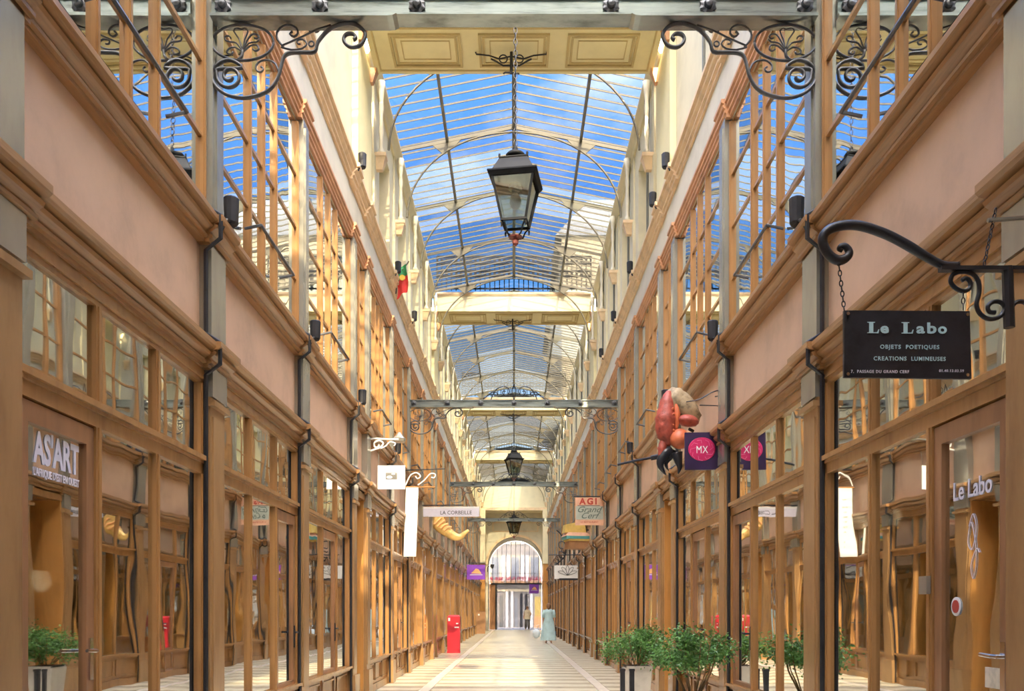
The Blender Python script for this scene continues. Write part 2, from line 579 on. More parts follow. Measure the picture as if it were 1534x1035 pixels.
# ------------------------------------------------------------------ the two long walls
LM = [(0.06, 3.10), (-0.02, 3.10), (-0.02, 3.125), (-0.045, 3.13), (-0.045, 3.15), (-0.03, 3.155), (-0.03, 3.165), (-0.07, 3.19), (-0.08, 3.21), (-0.06, 3.215), (-0.06, 3.225), (-0.10, 3.235), (-0.115, 3.25), (-0.115, 3.285), (0.06, 3.29)]
UM = [(0.06, 4.03), (-0.02, 4.03), (-0.02, 4.055), (-0.045, 4.06), (-0.045, 4.08), (-0.03, 4.085), (-0.03, 4.10), (-0.075, 4.13), (-0.085, 4.15), (-0.06, 4.155), (-0.06, 4.165), (-0.105, 4.175), (-0.12, 4.19), (-0.12, 4.225), (0.06, 4.24)]
C1 = [(0.08, 6.56), (-0.01, 6.56), (-0.01, 6.60), (-0.03, 6.61), (-0.03, 6.63), (-0.02, 6.64), (-0.045, 6.66), (-0.05, 6.68), (-0.035, 6.685), (-0.035, 6.695), (-0.065, 6.71), (-0.065, 6.745), (0.08, 6.75)]
C2 = [(0.08, 7.36), (-0.01, 7.36), (-0.01, 7.40), (-0.04, 7.41), (-0.04, 7.435), (-0.025, 7.44), (-0.07, 7.48), (-0.08, 7.50), (-0.055, 7.505), (-0.055, 7.515), (-0.11, 7.53), (-0.11, 7.58), (0.08, 7.59)]


def shift(prof, dx, dz=0.0, sc_=1.0):
    zc = sum(p[1] for p in prof) / len(prof)
    return [(d + dx if d < 0.05 else d, zc + (z - zc) * sc_) for d, z in prof]


def wall(s):
    sd = SIDE[s]
    W = empty('wall_' + sd, (0, 0, 0))
    tag(W, f'{sd} wall of the passage with brown shopfronts below and cream storey above', kind='structure')
    y0, y1 = -6.0, YEND
    X = lambda d: s * (HW + d)
    # solid bands
    MB().box(X(0.05), X(0.3), y0, y1, 3.05, 4.2).build('band_core', 'band', W)
    MB().box(X(0.02), X(0.3), y0, y1, 6.55, 7.5).build('plaster_band', 'pale', W)
    MB().box(X(0.28), X(1.9), y0, y1, 6.9, 10.2).build('storey_core', 'cream', W)
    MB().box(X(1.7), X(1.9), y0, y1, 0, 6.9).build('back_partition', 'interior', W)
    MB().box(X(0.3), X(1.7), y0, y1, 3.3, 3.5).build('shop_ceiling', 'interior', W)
    MB().box(X(0.02), X(1.7), y0, P[1] - PW, 0, 3.1).build('entrance_panelling', 'wood', W)
    MB().box(X(0.02), X(0.3), y0, P[1] - PW, 4.2, 6.58).build('entrance_upper_panelling', 'wood', W)
    for nm, prof, mt in (('lower_moulding', LM, 'moulding'), ('upper_moulding', UM, 'moulding'),
                         ('window_cornice', C1, 'orange_cornice'), ('plaster_cornice', C2, 'tan_cornice')):
        MB().profile(prof, y0, y1, s).build(nm, mt, W)
    MB().box(X(-0.22), X(0.3), -6, -3.0, 9.45, 9.6).build('eave_gutter', 'cream', W)
    # head rail over the shop windows, gutter along the eave
    secs = [(-3.0, 12.3)] + [(BRIDGES[k][1], BRIDGES[k + 1][0] if k < 3 else YEND) for k in range(4)]
    for a, b in secs:
        MB().profile([(0.3, 9.96), (-0.04, 9.96), (-0.07, 10.02), (-0.10, 10.05), (-0.14, 10.10), (-0.14, 10.16), (0.3, 10.16)], a, b, s).build('eave_gutter', 'cream', W)
    # dusky pink panels between the mouldings, one per bay
    for k in range(1, len(P) - 1):
        a, b = P[k] + PW, P[k + 1] - PW
        L = round(b - a, 3)
        def mk(mb):
            mb.box(X(0.035), X(0.06), 0, L, 3.27, 4.05)
        link('band_panel', cached(('bandp', s, L), 'band_panel', mk, 'band'), W, (0, a, 0))
    # pilasters
    for k in range(1, len(P)):
        p = P[k]
        after_door = round(P[k - 1], 3) in BR_Y0
        def low(mb):
            mb.box(X(-0.045), X(0.12), -PW, PW, 0.0, 2.9)
            mb.box(X(-0.055), X(0.0), -PW + 0.045, PW - 0.045, 0.5, 2.76)
            mb.box(X(-0.085), X(0.1), -PW - 0.02, PW + 0.02, 0.0, 0.42)
            mb.box(X(-0.085), X(0.1), -PW - 0.015, PW + 0.015, 2.83, 2.87)
        link('pilaster', cached(('pil', s), 'pilaster', low, 'pilaster'), W, (0, p, 0))
        def cap(mb):
            mb.box(X(-0.065), X(0.1), -PW, PW, 2.9, 3.12)
        link('pilaster_cap', cached(('pilcap', s), 'pilaster_cap', cap, 'grey_metal'), W, (0, p, 0))
        def mid(mb):
            mb.box(X(-0.055), X(0.12), -PW, PW, 3.27, 4.05)
        link('pilaster_band', cached(('pilmid', s), 'pilaster_band', mid, 'grey_metal'), W, (0, p, 0))
        def up(mb):
            mb.box(X(-0.05), X(0.12), -PW * 0.75, PW * 0.75, 4.2, 6.58)
            mb.box(X(-0.065), X(0.0), -PW * 0.4, PW * 0.4, 4.3, 6.5)
        link('upper_pilaster', cached(('pilup', s), 'upper_pilaster', up, 'grey_metal'), W, (0, p, 0))
        for nm, prof, mt, hw in (('moulding_return', LM, 'moulding', PW + 0.07), ('sill_return', UM, 'moulding', PW + 0.05),
                                 ('cornice_return', C1, 'orange_cornice', PW + 0.02), ('upper_cornice_return', C2, 'tan_cornice', PW + 0.02)):
            link(nm, cached((nm, s), nm, lambda mb: mb.profile(shift(prof, -0.035, sc_=1.03), -hw, hw, s), mt), W, (0, p, 0))
        # thin black tube down the near side of the pilaster, kinked over each moulding
        def tube_run(mb):
            yy = -PW - 0.035
            path = [(-0.025, 0.02), (-0.025, 3.05), (-0.13, 3.13), (-0.13, 3.29), (-0.025, 3.36), (-0.025, 3.97), (-0.135, 4.06), (-0.135, 4.23), (-0.03, 4.29)]
            mb.tube([(X(d), yy, z) for d, z in path], 0.018, 6)
        if not after_door and not (s < 0 and p > 19):
            link('side_tube', cached(('tube_run', s), 'side_tube', tube_run, 'iron'), W, (0, p, 0))
    # third storey: piers between deep niches, one niche between each pair of roof arches
    for (a, b) in secs:
        tl = truss_ys(a, b)
        def pier(mb):
            mb.box(X(0.0), X(0.3), -0.6, 0.6, 7.5, 10.1)
            mb.box(X(-0.05), X(0.0), -0.2, 0.2, 7.58, 8.7)
            mb.box(X(-0.03), X(0.0), -0.14, 0.14, 8.7, 9.98)
        for q, ya in enumerate(tl):
            yp = min(ya, b - 0.6)
            link('storey_pier', cached(('pier', s), 'storey_pier', pier, 'cream'), W, (0, yp, 0))
            if q == len(tl) - 1:
                if b - yp > 0.62:
                    MB().box(X(0.005), X(0.3), yp + 0.6, b, 7.5, 10.1).build('storey_panel', 'cream', W)
                break
            w_ = round(min(tl[q + 1], b - 0.6) - ya - 1.2, 3)
            y_a = ya + 0.6
            if a < 0:
                link('storey_panel', cached(('plainp', s, w_), 'storey_panel', lambda mb: mb.box(X(0.01), X(0.3), 0.0, w_, 7.5, 10.1), 'cream'), W, (0, y_a, 0))
                continue
            def lint(mb):
                mb.box(X(0.0), X(0.3), 0.0, w_, 9.45, 10.1)
                mb.box(X(0.0), X(0.3), 0.0, w_, 7.5, 7.72)
            link('niche_lintel', cached(('lint', s, w_), 'niche_lintel', lint, 'cream'), W, (0, y_a, 0))
            if ya < 36:
                def shut(mb):
                    mb.box(X(0.2), X(0.27), 0.0, w_, 7.72, 7.8)
                    mb.box(X(0.2), X(0.27), 0.0, w_, 9.37, 9.45)
                    for f_ in (0.035, 0.5, 0.965):
                        mb.box(X(0.2), X(0.27), w_ * f_ - 0.035, w_ * f_ + 0.035, 7.8, 9.37)
                    mb.box(X(0.22), X(0.26), 0.05, w_ - 0.05, 8.55, 8.61)
                link('niche_window_frame', cached(('shut', s, w_), 'niche_window_frame', shut, 'pale'), W, (0, y_a, 0))
                link('niche_pane', cached(('npane', s, w_), 'niche_pane', lambda mb: mb.box(X(0.235), X(0.245), 0.06, w_ - 0.06, 7.8, 9.37), 'glass_up'), W, (0, y_a, 0))
        MB().box(X(0.004), X(0.3), a, tl[0] - 0.6, 7.5, 10.1).build('storey_panel', 'cream', W)
    for a, b in BRIDGES:
        MB().box(X(0.004), X(0.3), a, b, 7.5, 10.1).build('storey_panel', 'cream', W)
    # corner piers that carry the bridges
    for a, b in BRIDGES:
        m = MB().box(X(-0.09), X(0.0), a, b, 7.58, SOFF)
        m.box(X(-0.105), X(0), a - 0.02, b + 0.02, 7.58, 7.68)
        m.build('bridge_pier', 'soffit', W)
        for e in (a + 0.08, b - 0.08):
            MB().frustum(X(-0.09), e, SOFF - 0.2, SOFF, 0.04, 0.05, 0.11, 0.08).build('pier_bracket', 'orange_cornice', W)
    return W


W_L, W_R = wall(-1), wall(1)
WALLS = {-1: W_L, 1: W_R}

# ------------------------------------------------------------------ shop windows, doors and upper windows
win_no = 0
door_no = 0
NARROW = 1.3


def ground_bay(s, k, doors=()):
    """three tall lights and three top lights between pilasters k and k+1"""
    global win_no, door_no
    X = lambda d: s * (HW + d)
    a, b = P[k] + PW, P[k + 1] - PW
    L = round(b - a, 3)
    near = a < NEAR
    nb = k
    win_no += 1
    wn = empty(f'window_{win_no}', (0, a, 0))
    tag(wn, f'brown framed shop window on the {SIDE[s]} wall, {ORD[nb - 1]} ground bay from the near end', kind='structure')
    mw = 0.065
    PD = 0.026
    xs = [mw / 2 + (L - mw) * i / 3 for i in range(4)]
    Z0, Z1, Z2, Z3 = 0.55, 2.32, 2.45, 2.99

    def base(mb):
        mb.box(X(0.03), X(0.14), 0, L, 0, Z0 - 0.06)
        mb.box(X(0.0), X(0.1), 0, L, 0, 0.12)
        for i in range(3):
            u0, u1 = xs[i] + 0.07, xs[i + 1] - 0.07
            mb.box(X(0.01), X(0.05), u0, u1, 0.17, 0.19)
            mb.box(X(0.01), X(0.05), u0, u1, 0.43, 0.45)
            mb.box(X(0.01), X(0.05), u0, u0 + 0.02, 0.17, 0.45)
            mb.box(X(0.01), X(0.05), u1 - 0.02, u1, 0.17, 0.45)

    def sill(mb):
        mb.box(X(-0.045), X(0.14), 0, L, Z0 - 0.03, Z0)
        mb.box(X(-0.02), X(0.14), 0, L, Z0 - 0.06, Z0 - 0.03)

    def rail(mb):
        mb.box(X(0.0), X(0.12), 0, L, Z1, Z2)
        mb.box(X(-0.035), X(0.0), 0, L, Z2 - 0.035, Z2)
        mb.box(X(-0.015), X(0.0), 0, L, Z2 - 0.055, Z2 - 0.035)

    def head(mb):
        mb.box(X(0.0), X(0.14), 0, L, Z3, 3.12)
        mb.box(X(-0.015), X(0.0), 0.03, L - 0.03, Z3 + 0.03, Z3 + 0.045)

    def mull(mb):
        mb.box(X(0.0), X(0.12), -mw / 2, mw / 2, Z0, Z1)
        mb.box(X(-0.008), X(0.0), -mw / 5, mw / 5, Z0, Z1)

    def mull2(mb):
        mb.box(X(0.0), X(0.12), -mw / 2, mw / 2, Z2, Z3)
        mb.box(X(-0.008), X(0.0), -mw / 5, mw / 5, Z2, Z3)

    pw_ = xs[1] - xs[0] - mw
    lo_p = lambda mb: mb.box(X(PD), X(PD + 0.007), -pw_ / 2, pw_ / 2, Z0, Z1)
    hi_p = lambda mb: mb.box(X(PD), X(PD + 0.007), -pw_ / 2, pw_ / 2, Z2, Z3)
    link('base_panel', cached(('base', s, L), 'base_panel', base, 'wood'), wn)
    link('sill', cached(('sill', s, L), 'sill', sill, 'wood'), wn)
    link('transom_rail', cached(('rail', s, L), 'transom_rail', rail, 'wood'), wn)
    link('head_rail', cached(('head', s, L), 'head_rail', head, 'wood'), wn)
    if near:
        for x_ in xs:
            link('mullion', cached(('mul', s), 'mullion', mull, 'wood'), wn, (0, x_, 0))
            link('top_mullion', cached(('mul2', s), 'top_mullion', mull2, 'wood'), wn, (0, x_, 0))
        for i in range(3):
            c = (xs[i] + xs[i + 1]) / 2
            link('top_pane', cached(('hip', s, L), 'top_pane', hi_p, 'glass'), wn, (0, c, 0))
            if i not in doors:
                link('pane', cached(('lop', s, L), 'pane', lo_p, 'glass'), wn, (0, c, 0))
    else:
        def allm(mb):
            for x_ in xs:
                mb.box(X(-0.012), X(0.12), x_ - mw / 2, x_ + mw / 2, Z0, Z1)
                mb.box(X(-0.012), X(0.12), x_ - mw / 2, x_ + mw / 2, Z2, Z3)
        def allp(mb):
            for i in range(3):
                mb.box(X(0.012), X(0.019), xs[i] + mw / 2, xs[i + 1] - mw / 2, Z0, Z1)
                mb.box(X(0.012), X(0.019), xs[i] + mw / 2, xs[i + 1] - mw / 2, Z2, Z3)
        tag(link('frame', cached(('allm', s, L), 'frame', allm, 'wood'), wn), kind='stuff')
        tag(link('glazing', cached(('allp', s, L), 'glazing', allp, 'glass'), wn), kind='stuff')
    made = {}
    for i in doors:
        door_no += 1
        c0, c1 = xs[i] + mw / 2, xs[i + 1] - mw / 2
        wd = round(c1 - c0, 4)
        dn = empty(f'door_{door_no}', (0, a + c0, 0))
        tag(dn, f'glazed brown shop door on the {SIDE[s]} wall, {ORD[nb - 1]} ground bay from the near end', kind='structure')
        def leaf(mb):
            st = 0.085
            for (u0, u1, z0, z1) in ((0.004, st, 0.02, Z1 - 0.01), (wd - st, wd - 0.004, 0.02, Z1 - 0.01), (st, wd - st, Z1 - 0.11, Z1 - 0.01), (st, wd - st, 0.02, 0.16), (st, wd - st, Z0 - 0.06, Z0 + 0.04)):
                mb.box(X(0.012), X(0.075), u0, u1, z0, z1)
            mb.box(X(0.045), X(0.07), st, wd - st, 0.16, Z0 - 0.06)
        link('door_frame', cached(('leaf', s, wd), 'door_frame', leaf, 'wood_dark'), dn)
        dp = lambda mb: mb.box(X(0.034), X(0.041), 0.085, wd - 0.085, Z0 + 0.04, Z1 - 0.11)
        link('door_pane', cached(('dpane', s, wd), 'door_pane', dp, 'glass'), dn)
        hy = 0.045 if s > 0 else wd - 0.045
        sg = 1 if s > 0 else -1
        hb = MB()
        hb.box(X(0.002), X(0.012), hy - 0.02, hy + 0.02, 0.93, 1.16)
        hb.tube([(X(0.03), hy, 1.09), (X(-0.03), hy, 1.09), (X(-0.035), hy + sg * 0.03, 1.09), (X(-0.035), hy + sg * 0.13, 1.095)], 0.010, 6)
        hb.build('door_handle', 'chrome' if k < 2 else 'iron', dn)
        made[i] = (dn, wd)
    return wn, made


def upper_bay(s, k):
    """four lights of four panes each, the two middle ones a casement"""
    global win_no
    X = lambda d: s * (HW + d)
    a, b = P[k] + PW * 0.75, P[k + 1] - PW * 0.75
    L = round(b - a, 3)
    near = a < NEAR
    narrow = L < NARROW
    win_no += 1
    wn = empty(f'window_{win_no}', (0, a, 0))
    tag(wn, f'tall brown upper window on the {SIDE[s]} wall, {ORD[k - 1]} upper bay from the near end', kind='structure')
    mw = 0.05
    PD = 0.028
    fr = (0, 0.5, 1) if narrow else (0, 0.335, 0.5, 0.665, 1)
    xs = [mw / 2 + (L - mw) * f for f in fr]
    Z0, Z1 = 4.22, 6.58
    zs = [Z0 + 0.06 + (Z1 - 0.06 - Z0 - 0.06) * i / 4 for i in range(5)]
    bw = 0.03

    def frame(mb):
        mb.box(X(0.03), X(0.14), 0, L, Z0, Z0 + 0.06)
        mb.box(X(0.03), X(0.14), 0, L, Z1 - 0.06, Z1)

    def mull(mb):
        mb.box(X(0.0), X(0.13), -mw / 2, mw / 2, Z0 + 0.06, Z1 - 0.06)
        mb.box(X(-0.008), X(0.0), -mw / 4, mw / 4, Z0 + 0.06, Z1 - 0.06)

    link('frame', cached(('uframe', s, L), 'frame', frame, 'wood'), wn)
    if near:
        for x_ in xs:
            link('mullion', cached(('umul', s), 'mullion', mull, 'wood'), wn, (0, x_, 0))
        for i in range(len(xs) - 1):
            c = (xs[i] + xs[i + 1]) / 2
            wd = round(xs[i + 1] - xs[i] - mw, 4)
            for j in range(1, 4):
                link('glazing_bar', cached(('ubar', s, wd), 'glazing_bar', lambda mb: mb.box(X(0.012), X(0.08), -wd / 2, wd / 2, -bw / 2, bw / 2), 'wood'), wn, (0, c, zs[j]))
            for j in range(4):
                hgt = zs[1] - zs[0] - bw
                link('pane', cached(('upane', s, wd), 'pane', lambda mb: mb.box(X(PD), X(PD + 0.007), -wd / 2, wd / 2, -hgt / 2, hgt / 2), 'glass_up'), wn, (0, c, (zs[j] + zs[j + 1]) / 2))
    else:
        def allm(mb):
            for x_ in xs:
                mb.box(X(-0.006), X(0.13), x_ - 0.02, x_ + 0.02, Z0 + 0.06, Z1 - 0.06)
            for j in range(1, 4):
                mb.box(X(0.0), X(0.08), 0.03, L - 0.03, zs[j] - bw / 2, zs[j] + bw / 2)
        tag(link('mullion_grid', cached(('uallm', s, L), 'mullion_grid', allm, 'wood'), wn), kind='stuff')
        link('pane', cached(('uallp', s, L), 'pane', lambda mb: mb.box(X(0.010), X(0.017), 0.03, L - 0.03, Z0 + 0.05, Z1 - 0.05), 'glass_up'), wn)
    if not narrow and a < 40:
        def guard(mb):
            c = L / 2
            for z_ in ((4.72,)):
                pts = [(X(0.0), c - 0.55, z_ - 0.03), (X(-0.13), c - 0.55, z_), (X(-0.13), c - 0.5, z_), (X(-0.13), c + 0.5, z_), (X(-0.13), c + 0.55, z_), (X(0.0), c + 0.55, z_ - 0.03)]
                mb.tube(pts, 0.014, 6)
        guard_fn = lambda mb: mb.tube([(X(0.01), L / 2 - 0.55, 4.59), (X(-0.13), L / 2 - 0.55, 4.62), (X(-0.13), L / 2 + 0.55, 4.62), (X(0.01), L / 2 + 0.55, 4.59)], 0.014, 6)
        link('guard_rail', cached(('guard', s, L), 'guard_rail', guard_fn, 'scroll_grey'), wn)
    return wn


def narrow_bay(s, k):
    """the deep doorway under each bridge"""
    global door_no
    X = lambda d: s * (HW + d)
    a, b = P[k] + PW, P[k + 1] - PW
    L = b - a
    door_no += 1
    dn = empty(f'door_{door_no}', (0, a, 0))
    tag(dn, f'tall recessed doorway under a bridge on the {SIDE[s]} wall, {ORD[k - 1]} ground bay from the near end', kind='structure')
    MB().box(X(0.0), X(0.9), -0.02, 0.03, 0, 3.08).build('jamb', 'fawn_door', dn)
    MB().box(X(0.0), X(0.9), L - 0.03, L + 0.02, 0, 3.08).build('jamb', 'fawn_door', dn)
    m = MB().box(X(0.88), X(0.94), 0, L, 0, 3.08)
    for z0, z1 in ((0.2, 0.9), (1.1, 2.1), (2.3, 3.0)):
        m.box(X(0.86), X(0.89), 0.1, L - 0.1, z0, z1)
    m.build('door_leaf', 'wood_dark', dn)
    MB().box(X(-0.02), X(0.9), 0, L, 3.0, 3.12).build('lintel', 'wood', dn)
    return dn


DOORS = {}
for s in (-1, 1):
    for k in range(1, len(P) - 1):
        if round(P[k], 3) in BR_Y0:
            narrow_bay(s, k)
        else:
            if k == 1: dl = (0,)
            elif k == 2: dl = (2,)
            elif P[k] < NEAR: dl = (1,) if k % 3 == 0 else ()
            else: dl = ()
            wn, made = ground_bay(s, k, dl)
            if made:
                DOORS[(s, k)] = made
        upper_bay(s, k)

# ------------------------------------------------------------------ glass roofs
def roof(idx, y0, y1, detailed):
    R = empty('ceiling' if idx == 0 else f'ceiling.{idx:03d}', (0, 0, 0))
    tag(R, f'pitched glass roof on cream iron arches, {ORD[idx]} section from the near end', kind='structure')
    n = max(1, round((y1 - y0) / 2.43))
    st = (y1 - y0) / n
    XE, XP, XA, ZA = 2.2, 1.28, 2.05, 8.86
    zp = EAVE + (RIDGE - EAVE) * (1 - XP / XE)
    L = y1 - y0
    MB().bar((0, y0, RIDGE), (0, y1, RIDGE), 0.07, 0.10).build('ridge_bar', 'roof_dark', R)
    for s in (-1, 1):
        MB().bar((s * XP, y0, zp - 0.02), (s * XP, y1, zp - 0.02), 0.05, 0.07).build('purlin', 'roof_dark', R)
        MB().bar((s * XE, y0, EAVE), (s * XE, y1, EAVE), 0.05, 0.07).build('eave_bar', 'roof_iron', R)
    def truss(mb):
        for s in (-1, 1):
            mb.bar((s * XE, 0, EAVE - 0.03), (0, 0, RIDGE - 0.03), 0.03, 0.06)
        pts = [(XA * math.cos(a), 0, ZA + (RIDGE - 0.12 - ZA) * math.sin(a)) for a in [PI * q / 28 for q in range(29)]]
        mb.tube(pts, 0.020, 6)
    def plate(mb):
        s = 1
        za = ZA + (RIDGE - 0.12 - ZA) * math.sqrt(max(0, 1 - (XP / XA) ** 2))
        mb.prism([(XP + 0.28, zp - 0.12), (XP - 0.28, zp + 0.01), (XP - 0.12, za + 0.06), (XP, za), (XP + 0.1, za - 0.05)], 'y', -0.012, 0.012)
    def plate_l(mb):
        za = ZA + (RIDGE - 0.12 - ZA) * math.sqrt(max(0, 1 - (XP / XA) ** 2))
        mb.prism([(-XP - 0.28, zp - 0.12), (-XP + 0.28, zp + 0.01), (-XP + 0.12, za + 0.06), (-XP, za), (-XP - 0.1, za - 0.05)], 'y', -0.012, 0.012)
    for q, ty in enumerate(truss_ys(y0, y1)):
        if idx == 0 and ty > 10.5: continue
        link('arched_truss', cached('truss', 'arched_truss', truss, 'roof_iron'), R, (0, ty, 0))
        for pf in ('plate', 'plate_l'):
            link('gusset_plate', cached(pf, 'gusset_plate', plate if pf == 'plate' else plate_l, 'roof_iron'), R, (0, ty, 0))
        for s in (-1, 1):
            def corb(mb):
                mb.frustum(s * 2.2, 0, 8.52, 8.72, 0.05, 0.05, 0.11, 0.09)
                mb.box(s * 2.08, s * 2.3, -0.1, 0.1, 8.72, 8.78)
            link('corbel', cached(('corb', s), 'corbel', corb, 'tan_cornice'), R, (0, ty, 0))
            def colo(mb):
                mb.lathe([(0.055, 8.78), (0.06, 8.84), (0.03, 8.89), (0.035, 9.04), (0.045, 9.16), (0.03, 9.28), (0.03, 9.42), (0.04, 9.54), (0.03, 9.66), (0.05, 9.82), (0.065, 9.98)], 8, (s * 2.17, 0, 0))
            link('colonnette', cached(('colo', s), 'colonnette', colo, 'pale', True), R, (0, ty, 0))
            MBk = ('rpipe', s)
            if q % 2 == 0 or idx > 1:
                pass
            def rp(mb):
                mb.tube([(s * 2.23, 0.3, 7.58), (s * 2.23, 0.3, 9.2), (s * 2.22, 0.3, 9.3), (s * 2.22, 0.3, 9.97)], [0.02, 0.02, 0.045, 0.045], 6)
            if s > 0 and ty + 0.4 < y1:
                link('rain_pipe', cached(MBk, 'rain_pipe', rp, 'roof_dark'), R, (0, ty, 0))
    for gy in (y0 + 0.012, y1 - 0.02):
        MB().prism([(-XE, EAVE - 0.02), (XE, EAVE - 0.02), (0, RIDGE)], 'y', gy, gy + 0.008).build('gable_pane', 'gable_glass', R)
    nb = 10
    sp = st / nb
    sl = math.atan2(RIDGE - EAVE, XE)
    def gbar(mb, s):
        mb.bar((s * XE, 0, EAVE + 0.03), (0, 0, RIDGE + 0.03), 0.013, 0.03)
    def gp(mb, s, xa, xb, yl):
        za = EAVE + (RIDGE - EAVE) * (1 - xa / XE) + 0.03
        zb = EAVE + (RIDGE - EAVE) * (1 - xb / XE) + 0.03
        t = 0.006
        mb.prism([(s * xa, za), (s * xb, zb), (s * xb, zb + t), (s * xa, za + t)], 'y', 0.0, yl)
    if detailed:
        for q in range(n * nb):
            yb = y0 + q * sp
            frosty = n * nb * 0.36 <= q < n * nb * 0.64
            for s in (-1, 1):
                if True:
                    link('glazing_bar', cached(('gbar', s), 'glazing_bar', lambda mb: gbar(mb, s), 'roof_iron'), R, (0, yb, 0))
                fz = frosty and (q // 5 % 2 == 0 or s < 0)
                for (xa, xb) in ((XE, XP), (XP, 0.0)):
                    f2 = fz and random.random() < 0.85
                    link('pane', cached(('rpane', s, xa, round(sp, 4), f2), 'pane', lambda mb: gp(mb, s, xa, xb, sp), 'roof_frost' if f2 else 'roof_glass'), R, (0, yb, 0))
    else:
        m = MB()
        for q in range(n * nb):
            if True:
                for s in (-1, 1):
                    m.bar((s * XE, y0 + q * sp, EAVE + 0.03), (0, y0 + q * sp, RIDGE + 0.03), 0.013, 0.03)
        tag(m.build('glazing_grid', 'roof_iron', R), kind='stuff')
        for s in (-1, 1):
            for (xa, xb) in ((XE, XP), (XP, 0.0)):
                for q in range(n):
                    fz = idx >= 2 and (q * 3 + (s > 0) + (xa > 1.5)) % 4 in (1, 2)
                    link('glass_sheet', cached(('rsheet', s, xa, round(st, 4), fz, idx == 0), 'glass_sheet', lambda mb: gp(mb, s, xa, xb, st), 'roof_frost' if fz else ('roof_glass_clear' if idx == 0 else 'roof_glass')), R, (0, y0 + q * st, 0))


SECS = [(-3.0, 12.3)] + [(BRIDGES[k][1], BRIDGES[k + 1][0] if k < 3 else YEND) for k in range(4)]
for i, (a, b) in enumerate(SECS):
    roof(i, a, b, i == 1)

# ------------------------------------------------------------------ bridges across the passage
bn = ['nearest cream bridge overhead with three coffers under it', 'second cream bridge with a lacy railing on top', 'third cream bridge, behind the second iron beam',
      'fourth and farthest cream bridge, before the end arch']
for k, (a, b) in enumerate(BRIDGES):
    B = empty('footbridge', (0, a, SOFF), label=bn[k], cat='footbridge', group='cream bridges crossing the passage')
    D = b - a
    HB = 2.14
    MB().box(-HB, HB, 0, D, 0.05, BTOP - SOFF - 0.08).build('deck', 'cream', B)
    m = MB().box(-HB, HB, -0.035, D + 0.035, BTOP - SOFF - 0.12, BTOP - SOFF - 0.06)
    m.box(-HB, HB, -0.018, D + 0.018, BTOP - SOFF - 0.15, BTOP - SOFF - 0.12)
    m.build('cornice', 'tan_cornice', B)
    MB().box(-HB, HB, 0.0, D, 0.0, 0.05).build('soffit', 'soffit', B)
    m = MB()
    def rect(m, x0, x1, y0, y1, t, h):
        m.box(x0, x1, y0, y0 + t, -h, 0); m.box(x0, x1, y1 - t, y1, -h, 0)
        m.box(x0, x0 + t, y0 + t, y1 - t, -h, 0); m.box(x1 - t, x1, y0 + t, y1 - t, -h, 0)
    fr = MB(); rect(fr, -2.06, 2.06, 0.08, D - 0.08, 0.025, 0.014)
    fr.build('border_moulding', 'soffit_line', B)
    for cx in (-1.3, 0.0, 1.3):
        c = MB()
        rect(c, -0.52, 0.52, 0.20, D - 0.20, 0.035, 0.03)
        rect(c, -0.46, 0.46, 0.26, D - 0.26, 0.03, 0.018)
        rect(c, -0.36, 0.36, 0.36, D - 0.36, 0.014, 0.01)
        c.build('coffer', 'soffit_line', B, (cx, 0, 0))
    # iron rosette bracket under the soffit
    if k < 3:
        H = MB()
        H.tube([(0, 0, 0), (0, 0, -0.32)], 0.022, 6)
        for s in (-1, 1):
            H.tube([(0, 0, -0.06), (s * 0.18, 0, -0.10), (s * 0.33, 0, -0.05), (s * 0.52, 0, -0.03), (s * 0.53, 0, 0.0)], 0.012, 6)
            H.tube([(s * 0.02, 0, -0.2), (s * 0.12, 0, -0.2), (s * 0.22, 0, -0.14), (s * 0.3, 0, -0.10)], 0.014, 6)
            H.tube([(s * (0.12 + 0.06 * math.cos(t)), 0, -0.1 + 0.06 * math.sin(t)) for t in [q * 0.5 for q in range(13)]], 0.01, 5)
        H.tube([(-0.12, 0, -0.32), (-0.09, 0, -0.30), (0.12, 0, -0.32)], 0.014, 6)
        ob = H.build('iron_hanging_hook', 'iron', None, (-0.04, a + 0.62, SOFF - 0.004))
        tag(ob, ['black ornate iron hook under the nearest bridge', 'black ornate iron hook under the second bridge', 'black ornate iron hook under the third bridge'][k], 'hook', 'iron hooks under the bridges')
    # railing on top
    rl = MB()
    hr = 0.95
    for z_ in (0.06, hr * 0.42, hr * 0.58, hr - 0.2, hr):
        rl.bar((-HB, 0.04, BTOP - SOFF + z_), (HB, 0.04, BTOP - SOFF + z_), 0.04, 0.035)
    nbars = 33
    for q in range(nbars):
        x_ = -HB + 2 * HB * q / (nbars - 1)
        rl.bar((x_, 0.04, BTOP - SOFF), (x_, 0.04, BTOP - SOFF + hr), 0.026, 0.026, (0, 1, 0))
        if q < nbars - 1:
            xm = x_ + HB / (nbars - 1)
            for zz in (hr * 0.5, hr - 0.1):
                rl.tube([(xm + 0.05 * math.cos(t), 0.04, BTOP - SOFF + zz + 0.06 * math.sin(t)) for t in [q2 * PI / 4 for q2 in range(8)]], 0.015, 4, closed=True)
    if k > 0:
        tag(rl.build('railing', 'iron', B), kind='stuff')

# unseen house over the entrance, its height set to shade the near bays
eb = MB().box(-4.2, 4.2, -6.4, -3.0, SOFF, 14.6).build('ceiling_entrance', 'soffit')
tag(eb, 'unseen house over the entrance end, shaped to shade the near bays', kind='structure')
m = MB()
m.box(-4.2, 4.2, -6.4, -6.0, 0, SOFF)  # solid wall added across the entrance to shut out daylight
tag(m.build('wall_light_block', 'cream'), 'plain unseen wall added behind the viewer to block daylight', kind='structure')

# ------------------------------------------------------------------ iron beams with scroll brackets
PXM = 6.5 / 1300.0 * 1.01


